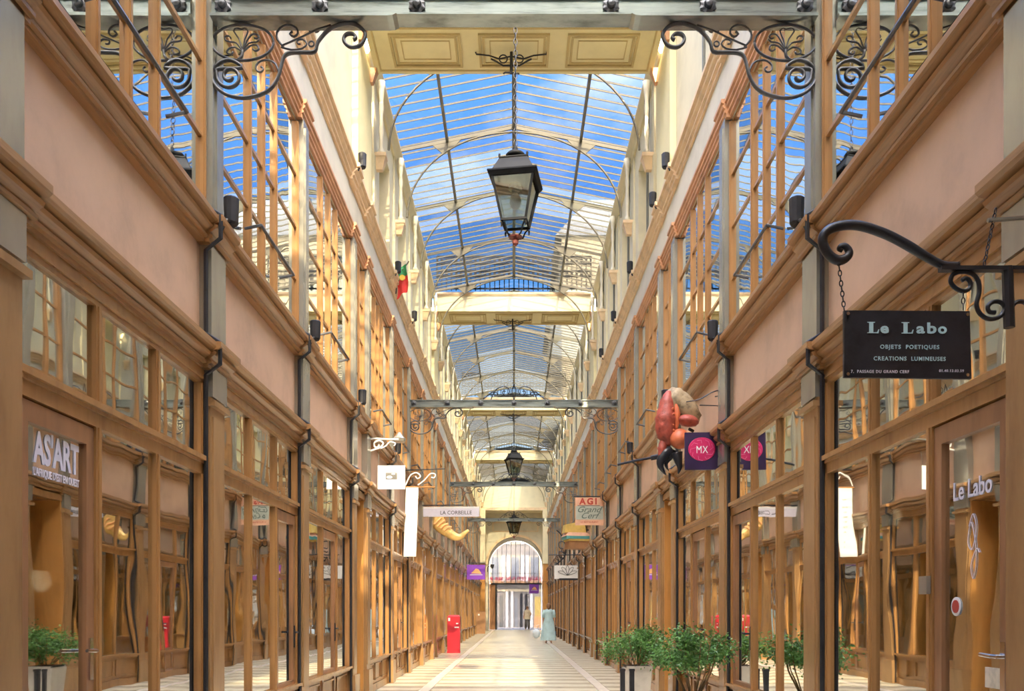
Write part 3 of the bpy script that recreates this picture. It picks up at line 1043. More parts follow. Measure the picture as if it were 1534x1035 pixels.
def q2(pts, sgn):
    return [(sgn * (-(HW - 0.03) + (px - 320) * PXM), 0, (38 - py) * PXM * 0.97 - 0.022) for px, py in pts]


def smooth_path(pts, n=5):
    out = []
    P_ = [Vector((p[0], p[1])) for p in pts]
    for i in range(len(P_) - 1):
        p0 = P_[max(i - 1, 0)]; p1 = P_[i]; p2 = P_[i + 1]; p3 = P_[min(i + 2, len(P_) - 1)]
        for j in range(n):
            t = j / n
            out.append(0.5 * ((2 * p1) + (-p0 + p2) * t + (2 * p0 - 5 * p1 + 4 * p2 - p3) * t * t + (-p0 + 3 * p1 - 3 * p2 + p3) * t ** 3))
    out.append(P_[-1])
    return [(v.x, v.y) for v in out]


def spiral(cx, cy, r0, r1, a0, turns, n=26):
    return [(cx + (r0 + (r1 - r0) * t) * math.cos(a0 + turns * 2 * PI * t), cy + (r0 + (r1 - r0) * t) * math.sin(a0 + turns * 2 * PI * t)) for t in [q / n for q in range(n + 1)]]


ARM = spiral(348, 119, 4, 20, 0.3, 1.55, 22) + [(366, 106), (350, 94), (332, 99), (321, 115), (326, 132), (342, 146), (367, 152), (395, 146), (412, 134), (421, 116), (425, 99), (429, 88), (438, 83), (456, 82), (474, 81), (479, 66), (494, 48), (511, 40), (527, 38), (541, 43), (549, 54), (546, 66), (538, 73), (527, 74), (519, 68), (517, 60), (522, 54), (531, 54), (535, 60), (531, 63)]
ELEMS = [
    ('ring', [(367 + 46 * math.cos(t), 67 + 27.5 * math.sin(t)) for t in [q * 2 * PI / 28 for q in range(29)]], 2.0),
    ('scroll', [(421, 114), (416, 100), (405, 94), (394, 95), (387, 102), (388, 110), (394, 112), (398, 107), (394, 104)], 1.5),
    ('scroll', [(428, 74), (419, 63), (418, 51), (427, 42), (438, 40), (447, 45), (449, 53), (443, 58), (437, 54), (441, 50)], 1.7),
    ('leaf_bar', [(424, 72), (440, 65), (455, 58), (475, 48), (498, 40)], 1.4),
    ('scroll', [(424, 74), (440, 78), (455, 76), (462, 69), (456, 62), (448, 64), (449, 69), (453, 69)], 1.4),
    ('ring', [(469 + 4 * math.cos(t), 69 + 4 * math.sin(t)) for t in [q * 2 * PI / 10 for q in range(11)]], 1.3),
    ('scroll', [(367, 82), (356, 74), (346, 77), (344, 83), (350, 85), (353, 81)], 1.4),
    ('scroll', [(367, 82), (378, 72), (388, 71), (391, 77), (386, 80), (382, 77)], 1.4),
    ('leaf_curl', [(367, 80), (358, 68), (350, 66), (342, 64), (341, 58), (347, 57), (350, 61)], 1.3),
    ('leaf_curl', [(367, 80), (362, 62), (354, 50), (358, 45), (366, 47), (370, 45), (375, 50), (370, 62), (367, 80)], 1.2),
    ('leaf_curl', [(367, 80), (373, 65), (380, 55), (387, 54), (391, 58), (388, 61), (384, 60)], 1.3),
    ('leaf_curl', [(367, 80), (376, 68), (388, 66), (392, 62)], 1.2),
    ('scroll', [(360, 94), (366, 88), (367, 78)], 2.4),
    ('wall_bar', [(319, 38), (319, 100), (319, 168)], 1.8),
]
by = [6.5, P[7 - 0], 0, 0]
beam_y = [6.5, (BRIDGES[0][1] + BRIDGES[1][0]) / 2, (BRIDGES[1][1] + BRIDGES[2][0]) / 2, (BRIDGES[2][1] + BRIDGES[3][0]) / 2]
bl = ['nearest riveted grey iron beam, crossing at the top of the photo', 'second riveted iron beam, below the far glass roof', 'third iron beam, beneath the second hanging lantern', 'fourth and farthest iron beam, above the end arch']
for k, by in enumerate(beam_y):
    B = empty('iron_beam', (0, by, 5.73), label=bl[k], cat='beam', group='iron tie beams across the passage')
    m = MB().box(-HW + 0.05, HW - 0.05, -0.05, 0.05, 0.012, 0.128)
    m.box(-HW + 0.05, HW - 0.05, -0.075, 0.075, 0.128, 0.145)
    m.box(-HW + 0.05, HW - 0.05, -0.075, 0.075, 0.0, 0.012)
    m.build('web', 'iron_grey', B)
    for s in (-1, 1):
        MB().prism([(s * 2.25, -0.018), (s * 2.25, 0.0), (s * 0.87, 0.0), (s * 0.90, -0.014), (s * 0.94, -0.018)], 'y', -0.085, 0.085).build('end_plate', 'iron_grey', B)
    spots = [-2.16, -1.44, -0.72, 0.72, 1.44, 2.16] if k == 0 else [-2.16, -1.44, -0.72, 0, 0.72, 1.44, 2.16]
    for x_ in spots:
        def ros(mb):
            pr = []
            n = 16
            for ring, (rr, yy_) in enumerate(((0.062, -0.05), (0.06, -0.075), (0.03, -0.085), (0.022, -0.105))):
                pass
            vs = []
            prof = [(0.058, -0.05), (0.062, -0.07), (0.036, -0.078), (0.03, -0.072), (0.024, -0.1), (0.004, -0.106)]
            for r_, y_ in prof:
                for q in range(n):
                    a_ = 2 * PI * q / n
                    kk = 1.0 if r_ < 0.05 else (1.08 if q % 2 else 0.86)
                    vs.append((r_ * kk * math.cos(a_), y_, r_ * kk * math.sin(a_)))
            fs = []
            for i_ in range(len(prof) - 1):
                for q in range(n):
                    fs.append((i_ * n + q, i_ * n + (q + 1) % n, (i_ + 1) * n + (q + 1) % n, (i_ + 1) * n + q))
            fs.append(tuple((len(prof) - 1) * n + q for q in range(n)))
            mb.add(vs, fs)
        link('rosette', cached('rosette', 'rosette', ros, 'scroll_grey'), B, (x_, 0, 0.07))
    for s in (1, -1):
        arm = cached(('arm', s), 'scroll_bracket', lambda mb: mb.tube(q2(smooth_path(ARM, 3), s), 0.0135, 6, flat=1.5), 'scroll_grey', True)
        ao = link('scroll_bracket', arm, B)
        for e, (nm, pts, rr) in enumerate(ELEMS):
            me = cached(('el', s, e), nm, lambda mb: mb.tube(q2(smooth_path(pts, 2), s), rr * 0.0048, 5, flat=1.4), 'scroll_grey', True)
            link(nm, me, ao)
    if k > 0:
        def crest(mb):
            for s in (-1, 1):
                pr = [(s * x_, z_) for x_, z_ in [(0.70, 0.15), (0.58, 0.24), (0.46, 0.33), (0.36, 0.30), (0.38, 0.25), (0.43, 0.26)]]
                mb.tube([(a_, 0, b_) for a_, b_ in smooth_path(pr, 4)], 0.012, 5)
                pr = [(s * x_, z_) for x_, z_ in [(0.5, 0.15), (0.42, 0.34), (0.28, 0.44), (0.14, 0.42), (0.10, 0.33), (0.16, 0.26), (0.24, 0.29), (0.23, 0.35), (0.18, 0.34)]]
                mb.tube([(a_, 0, b_) for a_, b_ in smooth_path(pr, 4)], 0.012, 5)
                pr = [(0, 0.15), (s * 0.04, 0.34), (s * 0.01, 0.46), (0, 0.5)]
                mb.tube([(a_, 0, b_) for a_, b_ in smooth_path(pr, 4)], 0.012, 5)
        link('crest_scroll', cached('crest', 'crest_scroll', crest, 'iron'), B)

# ------------------------------------------------------------------ hanging lanterns
def link_mesh(mb, r=0.045, w_=0.025, t=0.007):
    pts = [(w_ * math.sin(a), 0, r * math.cos(a)) for a in [q * 2 * PI / 12 for q in range(12)]]
    mb.tube(pts, t, 5, closed=True)


def lantern(loc, chain_top, rz, label, links):
    L = empty('hanging_lantern', loc, rz, label=label, cat='lantern', group='black lanterns hanging down the passage')
    # origin at bottom of the roof rim
    m = MB()
    m.frustum(0, 0, -0.02, 0.03, 0.30, 0.30, 0.33, 0.33)
    m.box(-0.335, 0.335, -0.335, 0.335, 0.03, 0.05)
    m.build('rim', 'lantern_metal', L)
    m = MB().frustum(0, 0, 0.05, 0.26, 0.29, 0.29, 0.19, 0.19)
    m.box(-0.2, 0.2, -0.2, 0.2, 0.26, 0.275)
    m.frustum(0, 0, 0.275, 0.33, 0.18, 0.18, 0.10, 0.10)
    m.build('roof', 'lantern_metal', L)
    MB().lathe([(0.05, 0.32), (0.13, 0.345), (0.135, 0.375), (0.11, 0.40), (0.05, 0.42), (0.03, 0.44), (0.035, 0.47), (0.012, 0.5)], 14).build('cap', 'lantern_metal', L, smooth=True)
    for i in range(4):
        sx, sy = (1, 1, -1, -1)[i], (1, -1, 1, -1)[i]
        MB().tube([(sx * 0.19, sy * 0.19, 0.27), (sx * 0.19, sy * 0.19, 0.31)], 0.015, 6).build('roof_knob', 'lantern_metal', L)
        MB().bar((sx * 0.275, sy * 0.275, -0.02), (sx * 0.165, sy * 0.165, -0.56), 0.03, 0.03, (0, 1, 0)).build('corner_post', 'lantern_metal', L)
        MB().tube([(sx * 0.165, sy * 0.165, -0.6), (sx * 0.165, sy * 0.165, -0.66)], [0.016, 0.008], 6).build('drop', 'lantern_metal', L)
        # basket strap
        MB().tube([(sx * 0.165, sy * 0.165, -0.57), (sx * 0.12, sy * 0.12, -0.64), (sx * 0.09, sy * 0.09, -0.73), (sx * 0.04, sy * 0.04, -0.75)], 0.012, 5).build('basket_strap', 'lantern_metal', L)
    m = MB()
    for s in (-1, 1):
        m.box(-0.18, 0.18, s * 0.165 - 0.015, s * 0.165 + 0.015, -0.58, -0.55)
        m.box(s * 0.165 - 0.015, s * 0.165 + 0.015, -0.15, 0.15, -0.58, -0.55)
    m.build('bottom_ring', 'lantern_metal', L)
    for i in range(4):
        a = i * PI / 2
        R = Matrix.Rotation(a, 3, 'Z')
        pts = [Vector((-0.26, 0.268, -0.02)), Vector((0.26, 0.268, -0.02)), Vector((0.155, 0.163, -0.55)), Vector((-0.155, 0.163, -0.55))]
        pts2 = [p - Vector((0, 0.005, 0)) for p in pts]
        m = MB()
        m.add([R @ p for p in pts + pts2], [(0, 1, 2, 3), (7, 6, 5, 4), (0, 4, 5, 1), (1, 5, 6, 2), (2, 6, 7, 3), (3, 7, 4, 0)])
        m.build('glass_pane', 'lamp_glass', L)
    MB().lathe([(0.10, -0.745), (0.09, -0.76), (0.03, -0.78), (0.045, -0.81), (0.04, -0.84), (0.008, -0.87)], 10).build('finial', 'rust', L)
    MB().lathe([(0.09, -0.03), (0.10, -0.09), (0.05, -0.12), (0.05, -0.15)], 12).build('lamp_socket', 'iron_grey', L)
    MB().lathe([(0.03, -0.15), (0.07, -0.2), (0.085, -0.27), (0.07, -0.33), (0.02, -0.37)], 12).build('bulb', 'lantern_metal' if False else 'ink_grey', L, smooth=True)
    top = chain_top - loc[2]
    if links:
        ln = 0.076
        n = int((top - 0.5) / ln)
        ln = (top - 0.5) / n
        for q in range(n):
            o = link('chain_link', cached('clink', 'chain_link', link_mesh, 'iron', True), L, (0, 0, 0.5 + ln * (q + 0.5)))
            o.rotation_euler = (0, 0, (q % 2) * PI / 2 + 0.4)
    else:
        MB().tube([(0, 0, 0.48), (0, 0, top)], 0.012, 5).build('chain', 'iron', L)
        R2 = Matrix.Rotation(-rz, 3, 'Z')
        MB().bar(tuple(R2 @ Vector((0, -0.03, top))), tuple(R2 @ Vector((0, 0.1, top))), 0.03, 0.03).build('wall_hook', 'iron', L)
    return L


lantern((0.02, 11.9, 7.19), 9.62, math.radians(-9), 'nearest and largest black lantern, hanging on a chain under the glass roof', True)
b3 = BRIDGES[2][0] - 0.1
lantern((0.0, b3, 7.55), SOFF + 0.2, math.radians(20), 'second black lantern, hanging above the third iron beam', False)
lantern((0.0, BRIDGES[3][0] - 0.1, 6.2), SOFF + 0.2, math.radians(30), 'farthest black lantern, hanging before the end arch', False)
# little wall bracket that carries the first chain
ob = MB().bar((0.02, 11.86, 9.70), (0.02, 12.29, 9.70), 0.03, 0.03)
ob.tube([(0.02, 11.9, 9.645), (0.02, 11.9, 9.70)], 0.02, 6)
tag(ob.build('chain_hook', 'iron'), 'small iron hook holding the nearest lantern chain', 'hook')

# ------------------------------------------------------------------ spotlights on the mouldings
def spot(s, k, level):
    X = lambda d: s * (HW + d)
    z = 4.24 if level == 0 else 7.59
    yy = P[k] if level == 0 else P[k]
    nm = 'iron_uplight'
    o = empty(nm, (X(-0.15), yy, z))
    tag(o, (f'small black uplight on the {SIDE[s]} sill moulding at the {ORD[k - 1]} pilaster' if level == 0 else f'small black uplight on the high {SIDE[s]} cornice at the {ORD[k - 1]} pilaster'), 'spotlight', 'uplights on the mouldings')
    MB().lathe([(0.04, 0.0), (0.055, 0.02), (0.06, 0.2), (0.05, 0.21)], 10).build('lamp_body', 'iron', o)
    MB().tube([(0, 0, 0.03), (0, -0.1, 0.0), (s * 0.03, -0.14, -0.1)], 0.012, 5).build('cable', 'iron', o)


for s in (-1, 1):
    for k in (2, 3, 4, 6):
        spot(s, k, 0)
    for k in ((3, 4, 6, 7) if s < 0 else (3, 4, 5, 6, 7, 8)):
        spot(s, k, 1)

# ------------------------------------------------------------------ signs
def px(xp, yp, d):
    """world point seen at photo pixel (xp, yp) at depth d"""
    return Vector(((xp - 770) * d / 1300, d, 1.3 + (917 - yp) * d / 1300))


def sboard(parent, name, mat, x0, x1, z0, z1, t=0.03):
    return MB().box(x0, x1, -t / 2, t / 2, z0, z1).build(name, mat, parent)


# --- black hanging sign on the right
d = 3.62
c = px(1358, 517, d)
S = empty('hanging_sign', c, math.radians(1.5), label='black weathered sign with pale blue serif lettering on chains at right', cat='sign')
SW, SH = 0.294, 0.155
bd = MB()
bd.prism([(-SW, -SH + 0.003), (SW + 0.006, -SH), (SW - 0.003, SH + 0.002), (-SW, SH)], 'y', -0.008, 0.008)
bd.build('board', 'sign_black', S)
yf = -0.010


def serif_text(parent, s_, size, xc, z, mat, width):
    return text_mesh('lettering', s_, size, mat, parent, (xc, yf, z), depth=0.0012, bold=size * 0.012, space=1.2, width=width)


# the two large capitals with their serifs, then the small letters
for x0 in (-0.1875, -0.028):
    cap_l = [(0, 0), (0.052, 0), (0.056, 0.018), (0.052, 0.018), (0.046, 0.005), (0.028, 0.004), (0.028, 0.048), (0.036, 0.049), (0.036, 0.052), (0, 0.052), (0, 0.049), (0.009, 0.047), (0.009, 0.005), (0, 0.003)]
    MB().prism([(x0 + a_, 0.0505 + b_) for a_, b_ in cap_l], 'y', yf - 0.0012, yf + 0.001).build('letter', 'sign_blue', S)
for ch, x0, x1, z1_ in (('e', -0.127, -0.088, 0.085), ('a', 0.041, 0.080, 0.085), ('b', 0.0905, 0.1336, 0.102), ('o', 0.142, 0.183, 0.085)):
    lo_ = text_mesh('letter', ch, 0.072, 'sign_blue', S, ((x0 + x1) / 2, yf, 0.0505), depth=0.0012, bold=0.0022, width=x1 - x0)
    ys_ = [v.co.y for v in lo_.data.vertices]
    for v in lo_.data.vertices:
        v.co.y = (v.co.y - min(ys_)) * (z1_ - 0.0505) / (max(ys_) - min(ys_))
    del lo_['kind']
serif_text(S, 'OBJETS  POETIQUES', 0.026, 0.01, -0.012, 'sign_blue', 0.275)
serif_text(S, 'CREATIONS  LUMINEUSES', 0.026, 0.01, -0.066, 'sign_blue', 0.335)
serif_text(S, '7,  PASSAGE DU GRAND CERF', 0.019, -0.128, -0.126, 'lettering_pale', 0.27)
serif_text(S, '01.40.13.03.59', 0.017, 0.205, -0.120, 'lettering_pale', 0.115)
for sx, sz in ((-1, 1), (1, 1), (-1, -1), (1, -1)):
    MB().lathe([(0.008, -0.016), (0.007, -0.008)], 8, (sx * (SW - 0.016), 0, sz * (SH - 0.016)), 'y').build('screw', 'chrome', S)

S.scale = (d / 4.0,) * 3
BK = empty('sign_bracket', px(1510, 400, d), 0, label='black wrought iron bracket with curling arm holding the black sign', cat='bracket')
ctr = px(1510, 400, d)


def loc_pts(pts, n=5):
    return [tuple(px(x_, y_, d) - ctr) for x_, y_ in smooth_path(pts, n)]


arm = [(1262, 376), (1257, 373), (1260, 369), (1267, 370), (1272, 378), (1268, 386), (1256, 390), (1242, 382), (1233, 366), (1234, 352), (1246, 342), (1270, 337), (1296, 340), (1330, 352), (1362, 369), (1390, 386), (1412, 397), (1436, 398)]
na = len(smooth_path(arm))
MB().tube(loc_pts(arm), [0.008 + 0.012 * min(1, q / 28) - (0.006 * max(0, (q - 70) / 20)) for q in range(na)], 8).build('curling_arm', 'iron', BK, smooth=True)
MB().box(*[v for v in (px(1408, 0, d).x - ctr.x, px(1534, 0, d).x - ctr.x + 0.125)], -0.018, 0.018, px(0, 406, d).z - ctr.z, px(0, 400, d).z - ctr.z).build('top_bar', 'iron', BK)
MB().tube([tuple(px(1509, 400, d) - ctr), tuple(px(1512, 491, d) - ctr)], 0.022, 8).build('post', 'iron', BK)
MB().tube(loc_pts([(1441, 420), (1447, 417), (1453, 422), (1453, 431), (1444, 436), (1432, 432), (1424, 422), (1428, 411), (1440, 407), (1456, 410), (1465, 421), (1467, 437), (1463, 456), (1468, 470), (1482, 478), (1498, 474), (1505, 462), (1499, 453), (1488, 452), (1480, 459), (1482, 467), (1491, 468)]), 0.0095, 7).build('s_scroll', 'iron', BK, smooth=True)
MB().tube(loc_pts([(1514, 462), (1522, 453), (1532, 452), (1540, 457)]), 0.0095, 7).build('rear_scroll', 'iron', BK)


def chain(parent, p0, p1, ln=0.021, r=0.013, w_=0.0065, t=0.0024):
    p0, p1 = Vector(p0), Vector(p1)
    n = max(2, int((p1 - p0).length / ln))
    dirv = (p1 - p0).normalized()
    q0 = Vector((0, 0, 1)).rotation_difference(dirv)
    for q in range(n):
        o = link('chain_link', cached(('small_link', r), 'chain_link', lambda mb: link_mesh(mb, r, w_, t), 'iron', True), parent, p0 + (p1 - p0) * ((q + 0.5) / n))
        o.rotation_mode = 'QUATERNION'
        from mathutils import Quaternion
        o.rotation_quaternion = q0 @ Quaternion((0, 0, 1), (q % 2) * PI / 2 + 0.5)


CH = empty('sign_chain', px(1256, 390, d), label='thin iron chain from the curl to the left corner of the black sign', cat='chain', group='chains of the black sign')
chain(CH, (0, 0, 0), px(1265, 467, d) - px(1256, 390, d))
CH = empty('sign_chain', px(1443, 436, d), label='short iron chain above the right corner of the black sign', cat='chain', group='chains of the black sign')
chain(CH, (0, 0, 0), px(1443, 465, d) - px(1443, 436, d))
CH = empty('sign_chain', px(1474, 398, d), label='slanting iron stay chain between the bracket and the pilaster', cat='chain', group='chains of the black sign')
chain(CH, (0, 0, 0), px(1492, 312, d) - px(1474, 398, d))
ob = MB().tube([tuple(px(1480, 330, d)), tuple(px(1534, 298, d) + Vector((0.11, 0.0, -0.07)))], 0.01, 6)
tag(ob.build('stay_rod', 'grey_metal'), 'thin grey rod holding the stay chain at right', 'rod')

# lettering on the two nearest doors belongs to the doors
dn, wd = DOORS[(-1, 1)][0]
xg = -(HW + 0.031)
text_mesh('door_lettering', "AS'ART", 0.21, 'lettering_pale', dn, (xg, 4.43 - dn.location.y, 2.10), (PI / 2, 0, PI / 2), 0.001, bold=0.007, width=0.44, split=True)
text_mesh('door_lettering', "L'AFRIQUE D'EST EN OUEST", 0.055, 'lettering_pale', dn, (xg, 4.43 - dn.location.y, 1.985), (PI / 2, 0, PI / 2), 0.001, bold=0.001, width=0.44)
dn, wd = DOORS[(1, 1)][0]
xg = HW + 0.031
text_mesh('door_lettering', 'Le Labo', 0.135, 'lettering_pale', dn, (xg, 4.42 - dn.location.y, 1.93), (PI / 2, 0, -PI / 2), 0.001, bold=0.002, width=0.37, split=True)
g = MB()
sq = [(0.40, 1.74), (0.36, 1.80), (0.33, 1.72), (0.37, 1.62), (0.41, 1.66), (0.38, 1.76), (0.34, 1.66), (0.33, 1.55), (0.36, 1.47), (0.38, 1.54), (0.33, 1.62), (0.30, 1.60)]
g.tube([(xg - 0.001, a_, b_) for a_, b_ in smooth_path(sq, 5)], 0.0022, 4)
g.build('scribble_emblem', 'lettering_pale', dn)
MB().lathe([(0.05, -0.002), (0.05, 0.002)], 16, (0, 0, 0), 'y').build('sticker', 'white', dn, (xg - 0.001, wd * 0.72, 1.33)).rotation_euler = (0, 0, PI / 2)
MB().lathe([(0.035, -0.002), (0.035, 0.002)], 14, (0, 0, 0), 'y').build('sticker', 'ink_red', dn, (xg - 0.004, wd * 0.72, 1.33)).rotation_euler = (0, 0, PI / 2)
MB().box(-0.002, 0.002, -0.07, 0.07, -0.05, 0.05).build('paper_notice', 'cloth_cream', dn, (xg, wd * 0.24, 0.98))
MB().box(-0.012, 0.012, -0.045, 0.045, -0.05, 0.05).build('lock_box', 'grey_metal', dn, (HW - 0.02, wd + 0.04, 1.45))

# --- square sign with two letters beside the claw
d = 9.55
c = px(1051, 676, d)
S = empty('square_sign', c, math.radians(-2), label='dark square sign with magenta glow and two white letters', cat='sign')
sboard(S, 'board', 'navy', -0.185, 0.185, -0.205, 0.205, 0.04)
g = MB()
g.blob((0, -0.021, 0.02), (0.15, 0.002, 0.13), nu=20, nv=12)
g.build('round_glow_print', 'magenta', S, smooth=True)
g = MB()
for a_ in range(9):
    t0 = a_ * 2 * PI / 9
    pts = [(0.085 * math.cos(t0) + 0.02 * math.sin(3 * t0), -0.0245, 0.01 + 0.075 * math.sin(t0)), (0.125 * math.cos(t0 + 0.25), -0.0235, 0.01 + 0.11 * math.sin(t0 + 0.25)), (0.13 * math.cos(t0 + 0.6), -0.0235, 0.01 + 0.115 * math.sin(t0 + 0.6))]
    g.tube(pts, 0.003, 4)
g.build('pink_line_print', 'pinkline', S)
text_mesh('lettering', 'MX', 0.115, 'white', S, (0, -0.026, 0.01), depth=0.002, width=0.125, space=1.1, split=True)
m = MB().tube([(0.17, 0, 0.205), (0.17, 0, 0.26), (0.19, 0, 0.27)], 0.008, 5)
m.build('hanger', 'iron', S)
ob = MB()
ob.tube([tuple(px(x_, y_, 9.6)) for x_, y_ in smooth_path([(1028, 602), (1048, 598), (1066, 588), (1078, 585), (1079, 592), (1071, 594)], 4)], 0.007, 5)
ob.tube([tuple(px(1048, 607, 9.6)), tuple(px(1082, 608, 9.6))], 0.006, 5)
ob.tube([tuple(px(1079, 585, 9.6)), tuple(px(1079, 652, 9.6))], 0.008, 5)
tag(ob.build('curled_rod_bracket', 'iron'), 'thin curled iron bracket above the dark square sign', 'bracket')

# --- the giant crab claw
d = 10.4
cc = px(1018, 650, d)
CL = empty('crab_claw_sculpture', cc, label='giant red crab claw sculpture with black tips hanging on right wall', cat='sculpture')


def cp(x_, y_, dy=0.0):
    v = px(x_, y_, d) - cc
    return (v.x, v.y + dy, v.z)


def fat(pts, rs, name, mat, flat=1.0):
    sp = []
    rr = []
    n = 4
    P3 = [Vector(p) for p in pts]
    for i in range(len(P3) - 1):
        p0 = P3[max(i - 1, 0)]; p1 = P3[i]; p2 = P3[i + 1]; p3 = P3[min(i + 2, len(P3) - 1)]
        for j in range(n):
            t = j / n
            sp.append(0.5 * ((2 * p1) + (-p0 + p2) * t + (2 * p0 - 5 * p1 + 4 * p2 - p3) * t * t + (-p0 + 3 * p1 - 3 * p2 + p3) * t ** 3))
            rr.append(rs[i] + (rs[i + 1] - rs[i]) * t)
    sp.append(P3[-1]); rr.append(rs[-1])
    if mat != 'claw_black':
        rr = [r_ * (1 + 0.07 * math.sin(q * 2.7 + len(sp)) + 0.04 * math.sin(q * 5.1)) for q, r_ in enumerate(rr)]
    return MB().tube(sp, rr, 12, flat=flat).build(name, mat, CL, smooth=True)


rot = Matrix.Rotation(math.radians(-38), 3, 'Y')
def rough(f):
    return lambda u: 1 + f * (math.sin(7 * u.x + 3 * u.z) * math.sin(6 * u.z + 2 * u.y) + 0.5 * math.sin(15 * u.x + 9 * u.z))
MB().blob(cp(1024, 608, 0.06), (0.15, 0.16, 0.27), Matrix.Rotation(math.radians(-42), 3, 'Y'), 20, 14, rough(0.06)).build('carapace', 'claw_tan', CL, smooth=True)
MB().blob(cp(1014, 600, 0.04), (0.12, 0.14, 0.16), None, 16, 10, rough(0.07)).build('carapace_crown', 'claw_tan', CL, smooth=True)
fat([cp(1002, 586), cp(1000, 600), cp(998, 622), cp(997, 644), cp(1000, 660), cp(1000, 668)], [0.03, 0.085, 0.125, 0.125, 0.08, 0.03], 'upper_finger', 'claw_red')
fat([cp(1010, 604, -0.06), cp(1013, 622, -0.07), cp(1012, 645, -0.06)], [0.015, 0.035, 0.015], 'ridge', 'claw_orange')
MB().blob(cp(1029, 633, -0.04), (0.135, 0.12, 0.085), Matrix.Rotation(math.radians(8), 3, 'Y'), 18, 12, lambda u: 1 - 0.35 * max(0, -u.z)).build('knuckle', 'claw_red', CL, smooth=True)
MB().blob(cp(1016, 662, -0.05), (0.125, 0.12, 0.15), Matrix.Rotation(math.radians(14), 3, 'Y'), 18, 12, lambda u: 1 - 0.4 * max(0, -u.z)).build('palm', 'claw_orange', CL, smooth=True)
MB().blob(cp(1027, 662, -0.03), (0.085, 0.11, 0.135), None, 16, 10, lambda u: 1 - 0.35 * max(0, -u.z)).build('pale_palm', 'salmon', CL, smooth=True)
fat([cp(994, 662), cp(992, 672), cp(990, 684)], [0.05, 0.055, 0.035], 'finger_base', 'claw_red')
fat([cp(1006, 672), cp(998, 678), cp(990, 690), cp(990, 700), cp(998, 712)], [0.035, 0.065, 0.055, 0.035, 0.004], 'black_tip', 'claw_black')
fat([cp(1010, 674, 0.02), cp(1004, 684, 0.02), cp(998, 694, 0.02), cp(1002, 705, 0.02)], [0.03, 0.04, 0.025, 0.004], 'black_tip', 'claw_black')
fat([cp(1014, 678), cp(1016, 690), cp(1018, 700), cp(1016, 710)], [0.07, 0.05, 0.03, 0.005], 'lower_tip', 'claw_black')
for q in range(7):
    p_ = cp(1006 + 1.2 * math.sin(q * 2.1), 615 + 8 * q, -0.09)
    MB().blob(p_, (0.018, 0.018, 0.018), nu=7, nv=5).build('wart', 'claw_orange', CL)
m = MB().tube([cp(1030, 610, 0.1), cp(1044, 612, 0.14)], 0.02, 6)
m.tube([cp(1035, 640, 0.1), cp(1042, 642, 0.14)], 0.02, 6)
m.build('wall_mount', 'iron', CL)
ob = MB().tube([tuple(px(985, 684, 10.5)), tuple(px(952, 690, 10.5)), tuple(px(925, 696, 10.5))], 0.014, 6)
ob.tube([tuple(px(986, 684, 10.5)), tuple(px(975, 686, 10.5))], 0.03, 6)
tag(ob.build('iron_pole', 'iron'), 'thin black pole reaching left from the crab claw', 'pole')

# --- white square sign on a white scroll bracket, left
d = 13.6
c = px(586.5, 715, d)
S = empty('square_sign', c, label='white square sign with a small grey picture below white scroll bracket', cat='sign')
sboard(S, 'board', 'white', -0.215, 0.215, -0.185, 0.185, 0.03)
g = MB().box(-0.09, 0.09, -0.018, -0.014, -0.035, 0.07)
g.build('grey_picture', 'ink_grey', S)
g = MB()
g.blob((-0.03, -0.019, 0.0), (0.045, 0.002, 0.022), nu=12, nv=8)
g.blob((0.03, -0.019, 0.05), (0.03, 0.002, 0.012), nu=10, nv=6)
g.build('pale_motif', 'white', S)
text_mesh('lettering', '. . . .', 0.06, 'ink_grey', S, (0.02, -0.016, -0.07), depth=0.001)
m = MB()
for x_ in (-0.2, 0.2):
    m.tube([(x_, 0, 0.185), (x_, 0, 0.40)], 0.004, 4)
m.build('hanging_wire', 'iron_grey', S)
S = empty('scroll_bracket', px(552, 670, d), label='white painted scroll bracket above the white square sign', cat='bracket')
o0 = px(552, 670, d)
m = MB()
rel = lambda pts: [tuple(px(x_, y_, d) - o0) for x_, y_ in smooth_path(pts, 4)]
m.tube(rel([(552, 675), (553, 660), (560, 657), (580, 658), (597, 658)]), 0.014, 6)
m.build('top_arm', 'white', S, smooth=True)
MB().tube(rel([(553, 676), (562, 673), (570, 670), (574, 664), (568, 660), (561, 663), (561, 669), (566, 670), (568, 666)]), 0.014, 6).build('scroll', 'white', S, smooth=True)
MB().tube(rel([(570, 672), (578, 668), (584, 662), (592, 664), (590, 668)]), 0.011, 6).build('scroll', 'white', S, smooth=True)
# grey lamp behind it
ob = MB().lathe([(0.10, 0.0), (0.11, 0.05), (0.06, 0.1), (0.02, 0.16)], 10)
ob.tube([(0, 0, 0.05), (-0.38, 0.1, 0.05)], 0.015, 5)
tag(ob.build('bell_lamp', 'grey_metal', None, px(598, 662, 14.3)), 'small grey bell shaped lamp beside the white scroll bracket', 'lamp')

